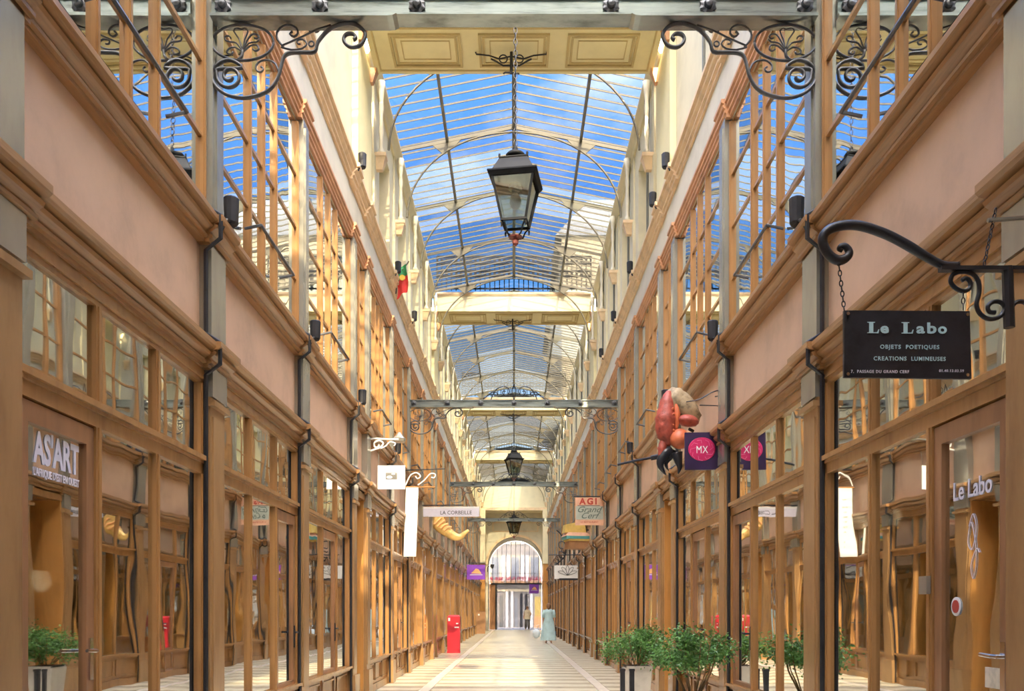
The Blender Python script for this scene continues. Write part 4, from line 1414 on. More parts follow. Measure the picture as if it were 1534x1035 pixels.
# --- tall white banner
d = 17.6
S = empty('vertical_banner', px(615, 782, d), label='tall narrow white banner hanging down the left wall', cat='banner')
m = MB()
m.prism([(-0.14, -0.70), (0.11, -0.70), (0.16, 0.70), (-0.09, 0.70)], 'y', -0.012, 0.012)
m.build('cloth', 'white', S)
for q, z_ in enumerate([0.46, 0.30, 0.2, 0.1, 0.0, -0.1, -0.2, -0.4, -0.5]):
    text_mesh('lettering', 'VMIRTDARE'[q], 0.05, 'ink_grey', S, (0.02 + z_ * 0.03, -0.0135, z_), depth=0.001)
MB().tube([(-0.15, 0, 0.71), (0.5, 0, 0.71)], 0.016, 6).build('rod', 'wood', S)
MB().tube([(-0.12, 0, 1.05), (0.70, 0, 1.08)], 0.012, 6).build('stay', 'iron', S)
g = MB()
g.tube([(a_, 0, b_) for a_, b_ in smooth_path([(-0.1, 0.75), (0.0, 0.95), (0.12, 1.0), (0.2, 0.93), (0.14, 0.88), (0.1, 0.93)], 4)], 0.014, 6)
g.tube([(a_, 0, b_) for a_, b_ in smooth_path([(0.15, 0.75), (0.28, 0.85), (0.4, 0.98), (0.5, 0.97), (0.48, 0.9), (0.42, 0.91)], 4)], 0.012, 6)
g.build('scroll', 'white', S)

# --- long horizontal sign
d = 21.3
S = empty('horizontal_sign', px(676, 766.5, d), math.radians(-3), label='long pale horizontal sign with dark lettering jutting from left wall', cat='sign')
sboard(S, 'board', 'white', -0.69, 0.69, -0.12, 0.12, 0.05)
MB().box(-0.69, 0.69, -0.032, -0.026, 0.085, 0.12).build('top_edge', 'white', S)
MB().box(-0.69, 0.69, -0.028, -0.0255, -0.12, 0.075).build('grey_field', 'lettering_pale', S)
text_mesh('lettering', 'LA CORBEILLE', 0.13, 'ink', S, (0.12, -0.029, -0.03), depth=0.002, sx=0.95, split=True)
MB().tube([(-0.72, 0, 0.16), (0.3, 0, 0.16)], 0.014, 6).build('hanging_rod', 'iron', S)

# --- golden horn like sculpture on the left wall
d = 24.3
c = px(683, 790, d)
S = empty('golden_horn_sculpture', c, label='golden curved wing shaped sculpture jutting from the left wall', cat='sculpture')
r_ = lambda pts: [tuple(px(x_, y_, d) - c) for x_, y_ in smooth_path(pts, 4)]
pp = [(652, 774), (656, 782), (662, 790), (672, 798), (682, 804), (690, 804), (696, 799), (702, 794)]
n_ = len(smooth_path(pp, 4))
MB().tube(r_(pp), [0.26 - 0.23 * (q / n_) ** 0.75 for q in range(n_)], 10, flat=0.5).build('body', 'gold', S, smooth=True)
for j in range(4):
    pts = [(651 + 5 * j, 786 + 3 * j), (656 + 5 * j, 781 + 3 * j), (662 + 5 * j, 775 + 5 * j)]
    MB().tube([(p[0], p[1] - 0.11, p[2]) for p in r_(pts)], 0.025, 6).build('rib', 'orange', S)

# --- purple signs
def purple(loc, w_, h_, label, ext=0.0):
    S = empty('purple_sign', loc, label=label, cat='sign')
    sboard(S, 'board', 'purple', -w_ / 2, w_ / 2, -h_ / 2, h_ / 2, 0.05)
    g = MB()
    n_ = 20
    pts = [(-0.27 * w_, -0.08 * h_), (-0.12 * w_, 0.1 * h_), (0.0, 0.24 * h_), (0.14 * w_, 0.2 * h_), (0.26 * w_, 0.0), (0.3 * w_, -0.12 * h_)]
    g.prism(pts, 'y', -0.031, -0.024)
    g.build('shell_emblem', 'orange', S)
    MB().box(-0.33 * w_, 0.36 * w_, -0.029, -0.024, -0.2 * h_, -0.16 * h_).build('pale_line', 'lettering_pale', S)
    MB().tube([(-w_ / 2 - 0.05, 0, h_ / 2 + 0.08), (w_ / 2 + ext, 0, h_ / 2 + 0.08)], 0.02, 6).build('hanging_rod', 'iron', S)


purple(px(713, 857, 40), 0.84, 0.68, 'purple square sign with orange emblem on the left wall')
purple(px(800, 882, YEND + 4.4), 0.70, 0.66, 'purple sign inside the far arch, at its right side', 0.30)

# --- pale sign with a drawn lotus on the right
d = 31
S = empty('white_sign', px(848, 857, d), label='white sign with a drawn flower and black foot on right wall', cat='sign')
sboard(S, 'board', 'white', -0.42, 0.42, -0.24, 0.24, 0.04)
g = MB()
for a_ in range(5):
    t0 = PI * (0.12 + 0.19 * a_)
    cx, cz = 0.05 + 0.24 * math.cos(t0), -0.06 + 0.24 * math.sin(t0)
    g.tube([(x_, -0.024, z_) for x_, z_ in smooth_path([(0.05, -0.12), (0.05 + 0.22 * math.cos(t0 - 0.25), -0.08 + 0.2 * math.sin(t0 - 0.25)), (0.05 + 0.36 * math.cos(t0), -0.1 + 0.33 * math.sin(t0)), (0.05 + 0.22 * math.cos(t0 + 0.25), -0.08 + 0.2 * math.sin(t0 + 0.25)), (0.05, -0.12)], 4)], 0.012, 4)
g.build('flower_drawing', 'ink_grey', S)
MB().box(-0.25, 0.42, -0.03, -0.02, -0.29, -0.22).build('black_foot', 'ink', S)
m = MB().tube([(-0.3, 0, 0.62), (0.5, 0, 0.62)], 0.018, 6)
m.tube([(-0.3, 0, 0.24), (-0.3, 0, 0.62)], 0.006, 4); m.tube([(0.3, 0, 0.24), (0.3, 0, 0.62)], 0.006, 4)
m.build('hanger', 'iron', S)

# --- box shaped sign with striped sloping top
d = 27
c = px(864, 808, d)
S = empty('box_sign', c, math.radians(12), label='brown box shaped sign with teal and yellow sloping top', cat='sign')
MB().box(-0.30, 0.34, -0.22, 0.3, -0.30, -0.06).build('box', 'brown_box', S)
MB().box(-0.33, 0.36, -0.25, 0.33, -0.06, 0.0).build('yellow_band', 'yellow', S)
MB().box(-0.40, 0.36, -0.27, 0.33, 0.0, 0.09).build('teal_band', 'teal', S)
MB().frustum(-0.02, 0.03, 0.09, 0.20, 0.40, 0.30, 0.30, 0.25).build('cream_band', 'salmon', S)
MB().prism([(-0.42, 0.20), (0.28, 0.20), (0.24, 0.45), (-0.05, 0.52), (-0.38, 0.45)], 'y', -0.1, 0.2).build('peaked_top', 'yellow', S)
MB().tube([(0.28, 0, 0.3), (0.50, 0, 0.3)], 0.02, 6).build('wall_arm', 'iron', S)
S = empty('scroll_bracket', px(836, 830, 28.5), label='black iron scroll bracket beside the box shaped sign', cat='bracket')
o0 = px(836, 830, 28.5)
rel = lambda pts: [tuple(px(x_, y_, 28.5) - o0) for x_, y_ in smooth_path(pts, 4)]
MB().tube(rel([(832, 846), (842, 838), (848, 828), (846, 812), (840, 800), (834, 794)]), 0.022, 6).build('arm', 'iron', S)
MB().tube(rel([(846, 812), (838, 812), (838, 820), (844, 822)]), 0.016, 5).build('scroll', 'iron', S)
MB().tube(rel([(846, 828), (838, 826), (838, 834), (843, 835)]), 0.016, 5).build('scroll', 'iron', S)
MB().tube(rel([(822, 831), (870, 831)]), 0.018, 5).build('rod', 'iron', S)

# --- enamel sign
d = 22
S = empty('enamel_sign', px(883, 766, d), label='salmon and sage enamel sign with red capitals and script lettering', cat='sign')
sboard(S, 'board', 'salmon', -0.36, 0.36, -0.35, 0.35, 0.04)
MB().box(-0.35, 0.35, -0.026, -0.02, -0.21, 0.13).build('sage_field', 'sage', S)
text_mesh('lettering', 'AGI', 0.22, 'ink_red', S, (-0.03, -0.022, 0.245), depth=0.003, bold=0.008, space=1.35, split=True)
MB().box(-0.3, 0.26, -0.024, -0.02, 0.135, 0.155).build('dark_line', 'ink_grey', S)
text_mesh('lettering', 'Grand', 0.215, 'ink_green', S, (-0.03, -0.028, 0.04), depth=0.003, shear=0.45, sx=1.1, split=True)
text_mesh('lettering', 'Cerf', 0.215, 'ink_green', S, (-0.02, -0.028, -0.115), depth=0.003, shear=0.45, sx=1.1, split=True)
text_mesh('lettering', 'LE RESTAURANT', 0.06, 'ink_red', S, (0.0, -0.022, -0.275), depth=0.002, sx=1.0)
MB().tube([(-0.4, 0, 0.38), (0.45, 0, 0.38)], 0.015, 6).build('hanging_rod', 'iron', S)

# --- flag on the left cornice
d = 16.5
c = px(603, 447, d)
F = empty('flag', c, label='small green and red flag with yellow emblem on left cornice', cat='flag')
def cloth(z0, z1, mat):
    m = MB()
    vs, fs = [], []
    n1, n2 = 8, 5
    for t in (0, 1):
        for j in range(n2 + 1):
            for i_ in range(n1 + 1):
                u, v = i_ / n1, z0 + (z1 - z0) * j / n2
                x_ = -0.11 + 0.2 * u + 0.02 * math.sin(v * 9)
                z_ = v + 0.13 * u - 0.02 * math.cos(5 * u)
                vs.append((x_, 0.03 * math.sin(u * 9 + v * 4) + t * 0.004, z_))
    W1 = n1 + 1
    N = W1 * (n2 + 1)
    for j in range(n2):
        for i_ in range(n1):
            a_ = j * W1 + i_
            fs.append((a_, a_ + 1, a_ + 1 + W1, a_ + W1))
            fs.append((N + a_, N + a_ + W1, N + a_ + 1 + W1, N + a_ + 1))
    m.add(vs, fs)
    m.build('green_cloth' if mat == 'flag_green' else 'red_cloth', mat, F, smooth=True)
cloth(0.32, 0.52, 'flag_green')
cloth(0.0, 0.32, 'flag_red')
MB().lathe([(0.055, -0.045), (0.055, -0.035)], 14, (0.0, 0, 0.38), 'y').build('round_emblem', 'flag_yellow', F)
MB().tube([(-0.13, 0.03, 0.10), (-0.10, 0.03, 0.42), (0.12, 0.03, 0.72)], 0.012, 6).build('flag_pole', 'iron', F)

# ------------------------------------------------------------------ things on the floor
# red pillar cabinet
c = px(680, 977, 27.8); c.z = 0
S = empty('red_cabinet', (c.x, c.y, 0), label='tall red cabinet with white stickers against left shopfront', cat='cabinet')
m = MB().box(-0.2, 0.2, -0.16, 0.16, 0.03, 1.16)
m.frustum(0, 0, 1.16, 1.21, 0.2, 0.16, 0.15, 0.12)
m.build('body', 'red', S)
MB().box(-0.21, 0.21, -0.17, 0.17, 0.0, 0.05).build('plinth', 'red', S)
MB().box(-0.005, 0.18, -0.172, -0.16, 0.10, 1.12).build('door', 'red', S)
MB().box(-0.17, -0.11, -0.168, -0.158, 1.02, 1.12).build('white_sticker', 'white', S)
MB().box(0.03, 0.17, -0.178, -0.17, 0.80, 0.84).build('white_sticker', 'white', S)
MB().box(0.08, 0.15, -0.178, -0.17, 0.92, 0.96).build('white_sticker', 'white', S)
# brown menu board further on
c = px(719, 948, 52.5)
S = empty('wooden_board', (c.x, c.y, 0), label='plain brown wooden upright board standing by the left wall near the end', cat='board')
MB().box(-0.32, 0.32, -0.05, 0.05, 0.0, 1.32).build('panel', 'brown_box', S)
MB().box(-0.34, 0.34, -0.06, 0.06, 1.32, 1.37).build('cap', 'wood_dark', S)
MB().box(-0.12, -0.02, -0.06, -0.05, 1.1, 1.2).build('notice', 'white', S)
# low blue and black crates by the right wall
for q, (xo, mt, lb) in enumerate(((1.78, 'ink', 'low black crate on the floor by the right shopfront'), (2.06, 'blue_plastic', 'low blue crate on the floor by the right shopfront'))):
    S = empty('crate', (xo, 46.0 - q * 0.4, 0), label=lb, cat='crate')
    m = MB().box(-0.12, 0.12, -0.16, 0.16, 0.0, 0.02)
    for s in (-1, 1):
        m.box(s * 0.12 - 0.01, s * 0.12 + 0.01, -0.16, 0.16, 0.0, 0.26)
        m.box(-0.12, 0.12, s * 0.16 - 0.01, s * 0.16 + 0.01, 0.0, 0.26)
    m.build('body', mt, S)
    MB().box(-0.14, 0.14, -0.18, 0.18, 0.26, 0.29).build('lid', mt, S)


def foliage(parent, n, c, r, leaf=0.035, seed=1, name='leaf_mass'):
    rnd = random.Random(seed)
    m = MB()
    clumps = []
    for _ in range(34):
        u = Vector((rnd.gauss(0, 1), rnd.gauss(0, 1), rnd.gauss(0, 1))).normalized() * rnd.uniform(0.45, 1.0)
        clumps.append((u, rnd.uniform(0.13, 0.26)))
    for _ in range(n):
        cu, cr = rnd.choice(clumps)
        u = cu + Vector((rnd.gauss(0, cr), rnd.gauss(0, cr), rnd.gauss(0, cr)))
        p = Vector((c[0] + u.x * r[0], c[1] + u.y * r[1], c[2] + u.z * r[2]))
        d1 = Vector((rnd.uniform(-1, 1), rnd.uniform(-1, 1), rnd.uniform(-0.8, 0.4))).normalized()
        d2 = d1.cross(Vector((rnd.uniform(-1, 1), rnd.uniform(-1, 1), rnd.uniform(0.2, 1)))).normalized()
        l = leaf * rnd.uniform(0.7, 1.3)
        nz = d1.cross(d2) * l * 0.12
        m.add([p, p + d1 * l * 0.5 + d2 * l * 0.3 + nz, p + d1 * l, p + d1 * l * 0.5 - d2 * l * 0.3 + nz], [(0, 1, 2), (0, 2, 3)])
    return tag(m.build(name, 'leaf', parent), kind='stuff')


def shrub(loc, h, r, n, label, pot, seed, pot_shape):
    rnd = random.Random(seed)
    S = empty('potted_shrub', loc, label=label, cat='plant', group='leafy shrubs in pots by the right shopfront')
    if pot_shape == 'round':
        MB().lathe([(0.13, 0.0), (0.17, 0.38), (0.19, 0.46), (0.2, 0.5), (0.175, 0.5), (0.165, 0.44)], 18).build('pot', pot, S, smooth=False)
        pz = 0.45
        MB().lathe([(0.165, 0.42), (0.16, 0.45)], 14).build('soil', 'soil', S)
    else:
        m = MB().frustum(0, 0, 0.0, 0.55, 0.15, 0.15, 0.18, 0.18)
        m.box(-0.16, 0.19, -0.19, 0.19, 0.53, 0.58)
        m.build('pot', pot, S)
        MB().box(-0.16, 0.16, -0.16, 0.16, 0.56, 0.585).build('soil', 'soil', S)
        pz = 0.55
    for q in range(11):
        a_ = q * 2.4
        t = Vector((math.cos(a_) * r[0] * 0.7, math.sin(a_) * r[1] * 0.7, h - 0.12 - 0.06 * rnd.random()))
        b0 = Vector((math.cos(a_) * 0.05, math.sin(a_) * 0.05, pz))
        mid = (b0 + t) / 2 + Vector((math.cos(a_) * 0.03, math.sin(a_) * 0.03, -0.02))
        MB().tube([b0, mid, t], [0.009, 0.007, 0.004], 5).build('stem', 'stem', S)
    cz = h - r[2]
    foliage(S, n, (0, 0, cz), r, 0.036, seed)
    return S


shrub((1.76, 8.55, 0.0), 1.17, (0.38, 0.40, 0.23), 4200, 'leafy green shrub in a dark pot, the nearer one by right shopfront', 'pot_dark', 3, 'round')
shrub((1.66, 11.75, 0.0), 1.12, (0.42, 0.42, 0.26), 4600, 'leafy green shrub in a pale square pot, behind the dark potted shrub', 'pot_pale', 5, 'square')
for q, xo in enumerate((1.42, 1.54)):
    ob = MB().box(-0.03, 0.03, -0.03, 0.03, 0, 0.54)
    ob.box(-0.035, 0.035, -0.035, 0.035, 0.54, 0.57)
    tag(ob.build('short_post', 'iron', None, (xo - 0.02, 11.2, 0)), ['short black post under the shrub, on its passage side', 'short black post under the shrub, nearer the shopfront'][q], 'post', 'black posts under the shrub')

# lamps seen inside the nearest shops
def pendant(loc, r, h, mat, label, grp):
    S = empty('pendant_lamp', loc, label=label, cat='lamp', group=grp)
    MB().lathe([(r, 0.0), (r * 0.93, 0.05 * h), (0.35 * r, 0.7 * h), (0.12 * r, h), (0.04, h * 1.05)], 18).build('shade', mat, S, smooth=True)
    MB().tube([(0, 0, h), (0, 0, 3.3 - loc[2])], 0.008, 5).build('cord', 'iron', S)
    MB().blob((0, 0, -0.06), (0.05, 0.05, 0.07), nu=10, nv=7).build('bulb', 'bulb', S, smooth=True)


pendant((-2.85, 5.25, 1.55), 0.24, 0.34, 'ink_grey', 'dark cone pendant lamp inside the left shop door', None)
pendant((2.95, 7.5, 2.15), 0.17, 0.1, 'iron', 'black industrial pendant lamp behind the right window, farther one', 'pendant lamps in right shop')
pendant((2.95, 6.75, 2.1), 0.17, 0.1, 'iron', 'black industrial pendant lamp behind the right window, nearer one', 'pendant lamps in right shop')
ob = MB().box(-0.008, 0.008, -0.06, 0.06, -0.16, 0.16)
tag(ob.build('paper_card', 'white', None, (-2.42, 6.0, 1.4)), 'white paper card hung inside the second left window light', 'card')

# ------------------------------------------------------------------ the far end
m = MB()
# end wall above, arch through it
def arch_wall(mb, y0, y1, cx, hw, spring, ztop, xl, xr):
    n = 24
    arc = [(cx + hw * math.cos(PI - PI * q / n), spring + hw * math.sin(PI - PI * q / n)) for q in range(n + 1)]
    mb.box(xl, cx - hw, y0, y1, 0, spring)
    mb.box(cx + hw, xr, y0, y1, 0, spring)
    for q in range(n):
        (xa, za), (xb, zb) = arc[q], arc[q + 1]
        mb.prism([(xa, za), (xb, zb), (xb, ztop), (xa, ztop)], 'y', y0, y1)
    mb.box(xl, cx - hw, y0, y1, spring, ztop)
    mb.box(cx + hw, xr, y0, y1, spring, ztop)


EW = empty('wall_end', (0, 0, 0))
tag(EW, 'cream end wall with a round arch opening to the street', kind='structure')
MB().box(-4.2, 4.2, YEND, YEND + 3, 8.25, 10.7).build('upper_front', 'cream', EW)
MB().box(-2.3, 2.3, YEND - 0.08, YEND, 8.25, 8.45).build('front_cornice', 'tan_cornice', EW)
aw = MB()
arch_wall(aw, YEND + 1.6, YEND + 5.2, 0.12, 1.95, 4.65, 8.6, -4.2, 4.2)
aw.build('arch_wall', 'pale', EW)
am = MB()
n = 28
for q in range(n):
    t0, t1 = PI * q / n, PI * (q + 1) / n
    pr = lambda t, r: (0.12 + r * math.cos(t), 4.65 + r * math.sin(t))
    am.prism([pr(t0, 1.95), pr(t1, 1.95), pr(t1, 2.1), pr(t0, 2.1)], 'y', YEND + 1.52, YEND + 1.6)
am.build('archivolt', 'tan_cornice', EW)
fp = MB()
for (x0, x1, z0, z1) in ((-1.5, 1.7, 7.55, 7.6), (-1.5, 1.7, 6.95, 7.0), (-1.5, -1.45, 7.0, 7.55), (1.65, 1.7, 7.0, 7.55)):
    fp.box(x0, x1, YEND + 1.55, YEND + 1.6, z0, z1)
fp.build('panel_frame', 'tan_cornice', EW)
for s in (-1, 1):
    MB().box(s * 2.3, s * 1.95, YEND - 0.3, YEND + 1.6, 4.6, 8.3).build('end_pier', 'cream', EW)
    MB().box(s * 2.3, s * 1.98, YEND - 0.25, YEND + 1.6, 0.0, 4.6).build('end_pier_base', 'fawn_door', EW)
    MB().box(s * 2.3, s * 1.96, YEND - 0.27, YEND + 1.6, 3.35, 3.42).build('pier_moulding', 'moulding', EW)
# iron gate screen in the arch
G = empty(f'door_{door_no + 1}', (0.12, YEND + 5.3, 0))
tag(G, 'dark iron gate frame with thin upright bars filling the far arch', kind='structure')
MB().box(-1.85, 1.98, -0.05, 0.05, 3.35, 3.47).build('crossbar', 'iron', G)
MB().box(-1.52, -1.38, -0.06, 0.06, 0, 3.4).build('gate_post', 'iron', G)
MB().box(-1.95, -1.5, -0.04, 0.04, 0, 3.4).build('side_leaf', 'wood_dark', G)
for q in range(11):
    x_ = -1.7 + 3.4 * q / 10
    zt = 4.65 + math.sqrt(max(0, 1.95 ** 2 - x_ ** 2))
    MB().bar((x_, 0, 3.45), (x_, 0, zt), 0.03, 0.03, (0, 1, 0)).build('upright_bar', 'iron', G)
arcg = [(-1.93, 3.47)] + [(1.94 * math.cos(PI - PI * q / 20), 4.65 + 1.94 * math.sin(PI - PI * q / 20)) for q in range(21)] + [(1.93, 3.47)]
MB().prism(arcg, 'y', 0.0, 0.012).build('fanlight_pane', 'gate_glass', G)
MB().prism([(-1.38, 0.0), (1.93, 0.0), (1.93, 3.35), (-1.38, 3.35)], 'y', 0.0, 0.012).build('screen_pane', 'gate_glass', G)
LB = empty('wall_lantern', px(737, 848, 60.5), label='dark little wall lantern left of the far arch', cat='lantern')
MB().tube([(0, 0, 0), (-0.3, 0, -0.05), (-0.32, 0, -0.4)], 0.03, 6).build('arm', 'iron', LB)
MB().frustum(0.02, 0, -0.15, 0.12, 0.08, 0.08, 0.16, 0.16).build('lamp_head', 'iron', LB)

# street beyond
ST = MB().box(-12, 14, YEND + 5.5, YEND + 22, -0.2, 0.0).build('floor_street', 'asphalt')
tag(ST, 'pale street paving beyond the far arch', kind='structure')
FY = YEND + 16
FB = empty('street_building', (0, FY, 0), label='sunlit pale building across the street, seen through the far arch', cat='building')
MB().box(-12, 14, 0, 4, 0, 14).build('wall', 'facade', FB)
for q in range(7):
    x_ = -5.0 + q * 1.7
    for z0, z1 in ((4.0, 6.2), (7.2, 9.4)):
        f = MB().box(x_ - 0.45, x_ + 0.45, -0.06, 0.1, z0, z1).build('window', 'facade_b', FB)
        MB().box(x_ - 0.36, x_ + 0.36, -0.08, -0.06, z0 + 0.1, z1 - 0.1).build('pane', 'zinc', f)
        MB().box(x_ - 0.8, x_ - 0.47, -0.1, 0.0, z0, z1).build('shutter', 'white', f)
        MB().box(x_ + 0.47, x_ + 0.8, -0.1, 0.0, z0, z1).build('shutter', 'white', f)
for x0, x1, z1, mt in ((-1.75, -1.45, 2.7, 'zinc'), (-1.25, -0.95, 2.7, 'ink_grey'), (-0.72, -0.5, 3.1, 'white'), (-0.28, -0.06, 3.1, 'white'), (0.1, 0.3, 2.6, 'zinc'),
                       (0.52, 0.74, 2.9, 'ink'), (0.95, 1.16, 2.9, 'ink'), (1.4, 1.62, 3.0, 'white'), (2.3, 2.7, 2.8, 'zinc')):
    MB().box(x0, x1, -0.05 if mt != 'white' else -0.14, 0.02, 0.0, z1).build('shop_door' if mt != 'white' else 'stone_pier', mt, FB)
MB().box(-2.2, 3.0, -0.16, 0.02, 3.1, 3.3).build('shop_lintel', 'facade_b', FB)
MB().box(-12, 14, -0.7, 0, 3.75, 3.88).build('balcony_slab', 'facade', FB)
MB().box(-12, 14, -0.72, -0.66, 4.6, 4.65).build('balcony_rail', 'iron', FB)
for q in range(6):
    x_ = -2.2 + q * 0.95
    S = empty('flower_box', (x_, FY - 0.86, 3.75), label=f'window box of red flowers on the far balcony, {ORD[q]} from left', cat='planter', group='flower boxes on the far balcony')
    MB().box(-0.38, 0.38, -0.12, 0.12, 0, 0.22).build('box', 'brown_box', S)
    rnd = random.Random(q)
    m = MB()
    for _ in range(60):
        p = (rnd.uniform(-0.4, 0.4), rnd.uniform(-0.15, 0.15), 0.28 + rnd.uniform(0, 0.3))
        m.blob(p, (0.05, 0.05, 0.04), nu=5, nv=3)
    tag(m.build('flower_mass', 'flower', S), kind='stuff')
S = empty('yellow_red_stand', (1.98, FY - 3, 0), label='yellow and red display banner standing in the street past the arch', cat='banner')
MB().box(-0.25, 0.25, -0.03, 0.03, 0.95, 2.6).build('yellow_half', 'yellow', S)
MB().box(-0.3, 0.3, -0.03, 0.03, 0.0, 0.95).build('red_half', 'orange', S)

# high building beyond the glass roof on the right
HBd = empty('tall_building', (6.6, 40, 0), label='tall cream building rising beyond the glass roof on the right', cat='building')
MB().box(-4.4, 3.5, 0, 18, 10.9, 18.6).build('wall', 'facade_b', HBd)
MB().box(-3.9, -2.45, 0.1, 18, 10.2, 10.9).build('base_wall', 'facade_b', HBd)
MB().prism([(-4.7, 18.6), (3.7, 18.6), (2.6, 20.2), (-3.2, 20.2)], 'y', -0.2, 18.2).build('roof', 'zinc', HBd)
for q in range(3):
    f = MB().box(-3.6 + q * 2.0, -2.7 + q * 2.0, -0.06, 0.02, 13.2, 15.2).build('window', 'white', HBd)
    MB().box(-3.5 + q * 2.0, -2.8 + q * 2.0, -0.08, -0.06, 13.3, 15.1).build('pane', 'zinc', f)

# ------------------------------------------------------------------ people
def figure(name, loc, rz, height, label, pose, skin='skin'):
    S = empty(name, loc, rz, label=label, cat='person')
    k = height / 1.7
    J = {'pelvis': (0, 0, 0.92), 'waist': (0, 0, 1.08), 'chest': (0, 0.0, 1.30), 'neck': (0, 0.0, 1.46), 'head': (0, -0.01, 1.56), 'crown': (0, 0.0, 1.66),
         'shL': (0.17, 0, 1.40), 'elL': (0.23, 0.02, 1.12), 'wrL': (0.23, -0.06, 0.88), 'haL': (0.23, -0.08, 0.78),
         'shR': (-0.17, 0, 1.40), 'elR': (-0.24, 0.03, 1.12), 'wrR': (-0.26, -0.02, 0.87), 'haR': (-0.26, -0.04, 0.77),
         'hipL': (0.09, 0, 0.88), 'knL': (0.10, -0.08, 0.48), 'anL': (0.10, -0.02, 0.08), 'toL': (0.11, -0.16, 0.03),
         'hipR': (-0.09, 0, 0.88), 'knR': (-0.10, 0.02, 0.48), 'anR': (-0.10, 0.14, 0.10), 'toR': (-0.11, 0.02, 0.03)}
    J.update(pose or {})
    R_ = {'pelvis': 0.14, 'waist': 0.12, 'chest': 0.14, 'neck': 0.055, 'head': 0.095, 'crown': 0.07, 'sh': 0.065, 'el': 0.042, 'wr': 0.03, 'ha': 0.032, 'hip': 0.09, 'kn': 0.055, 'an': 0.036, 'to': 0.032}
    E = [('pelvis', 'waist'), ('waist', 'chest'), ('chest', 'neck'), ('neck', 'head'), ('head', 'crown')]
    for q in 'LR':
        E += [('chest', 'sh' + q), ('sh' + q, 'el' + q), ('el' + q, 'wr' + q), ('wr' + q, 'ha' + q), ('pelvis', 'hip' + q), ('hip' + q, 'kn' + q), ('kn' + q, 'an' + q), ('an' + q, 'to' + q)]
    names = list(J)
    me = bpy.data.meshes.new('body')
    me.from_pydata([tuple(c_ * k for c_ in J[n_]) for n_ in names], [(names.index(a_), names.index(b_)) for a_, b_ in E], [])
    me.materials.append(M[skin])
    o = link('body', me, S)
    md = o.modifiers.new('skin', 'SKIN')
    sd_ = me.skin_vertices[0].data if me.skin_vertices else None
    if sd_ is None:
        bm = bmesh.new(); bm.from_mesh(me); bm.verts.layers.skin.verify(); bm.to_mesh(me); bm.free()
        sd_ = me.skin_vertices[0].data
    for i_, n_ in enumerate(names):
        rr = R_.get(n_) or R_[n_[:-1]]
        sd_[i_].radius = (rr * k, rr * k * (0.72 if n_ in ('chest', 'waist', 'pelvis') else 1))
        sd_[i_].use_root = (n_ == 'pelvis')
    sb = o.modifiers.new('subsurf', 'SUBSURF'); sb.levels = 2; sb.render_levels = 2
    h = MB()
    h.blob((0, 0.02 * k, 1.60 * k), (0.105 * k, 0.115 * k, 0.125 * k), nu=12, nv=8)
    h.blob((0, 0.09 * k, 1.52 * k), (0.06 * k, 0.05 * k, 0.09 * k), nu=10, nv=6)
    h.build('hair', 'hair', S, smooth=True)
    return S, k


# woman walking away in a long pale blue dress
wx, wy = px(822, 962, 36).x, 36.0
S, k = figure('person', (wx, wy, 0), PI, 1.66, 'person in a long pale blue dress walking on the right side', None)
vs = MB()
n = 20
prof = [(0.30, 0.14), (0.28, 0.3), (0.25, 0.6), (0.205, 0.9), (0.155, 1.08), (0.185, 1.3), (0.19, 1.4), (0.09, 1.47)]
ring = []
for r_, z_ in prof:
    for q in range(n):
        a_ = 2 * PI * q / n
        f_ = 1 + (0.10 * math.cos(5 * a_) * max(0, (1.0 - z_)))
        ring.append((r_ * f_ * math.cos(a_) * 1.12 * k, (r_ * f_ * math.sin(a_) * (0.95 if z_ < 0.9 else 0.78)) * k, z_ * k))
fs = []
for i_ in range(len(prof) - 1):
    for q in range(n):
        fs.append((i_ * n + q, i_ * n + (q + 1) % n, (i_ + 1) * n + (q + 1) % n, (i_ + 1) * n + q))
vs.add(ring, fs)
vs.build('dress', 'dress_blue', S, smooth=True)
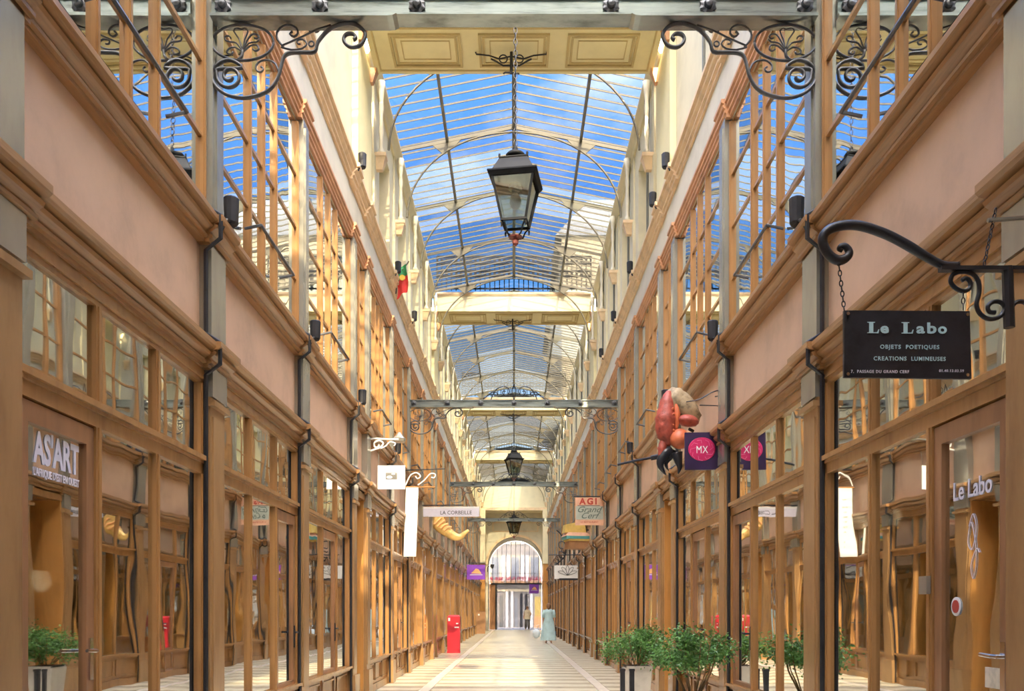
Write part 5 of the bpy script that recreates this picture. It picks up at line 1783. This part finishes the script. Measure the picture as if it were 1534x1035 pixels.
for sx in (-1, 1):
    MB().tube([(sx * 0.16 * k, 0, 1.42 * k), (sx * 0.21 * k, 0.01, 1.27 * k), (sx * 0.235 * k, 0.02, 1.10 * k)], [0.08, 0.075, 0.065], 10).build('sleeve', 'dress_blue', S, smooth=True)
B = empty('shopping_bag', (wx - 0.52, wy - 0.02, 0.20), label='pale shopping bag held low by the person in blue', cat='bag')
m = MB()
m.blob((0, 0, 0.24), (0.17, 0.12, 0.22), nu=14, nv=9, fn=lambda u: 1 - 0.25 * max(0, u.z))
m.build('sack', 'bag_white', B, smooth=True)
MB().tube([(-0.06, 0, 0.42), (0.02, 0, 0.56), (0.12, 0, 0.58), (0.08, 0, 0.42)], 0.012, 5).build('handle', 'bag_white', B)

# someone in pale clothes under the far arch
wx2 = px(790, 930, 63).x
S2, k = figure('person', (wx2, 63.0, 0), 0.2, 1.72, 'person in a loose cream top and dark trousers under the far arch',
               {'elL': (0.27, -0.02, 1.15), 'wrL': (0.16, -0.2, 1.05), 'haL': (0.10, -0.26, 1.05)})
m = MB()
ring, fs = [], []
prof = [(0.23, 0.78), (0.2, 0.95), (0.19, 1.1), (0.21, 1.3), (0.2, 1.4), (0.08, 1.47)]
for r_, z_ in prof:
    for q in range(16):
        a_ = 2 * PI * q / 16
        ring.append((r_ * 1.15 * math.cos(a_) * k, r_ * 0.8 * math.sin(a_) * k, z_ * k))
for i_ in range(len(prof) - 1):
    for q in range(16):
        fs.append((i_ * 16 + q, i_ * 16 + (q + 1) % 16, (i_ + 1) * 16 + (q + 1) % 16, (i_ + 1) * 16 + q))
m.add(ring, fs)
m.build('top', 'cloth_cream', S2, smooth=True)
for sx, kn, an in ((1, (0.10, -0.08, 0.48), (0.10, -0.02, 0.1)), (-1, (-0.10, 0.02, 0.48), (-0.10, 0.14, 0.12))):
    MB().tube([(sx * 0.09 * k, 0, 0.9 * k), tuple(c_ * k for c_ in kn), tuple(c_ * k for c_ in an)], [0.115, 0.085, 0.07], 10).build('trouser_leg', 'cloth_dark', S2, smooth=True)
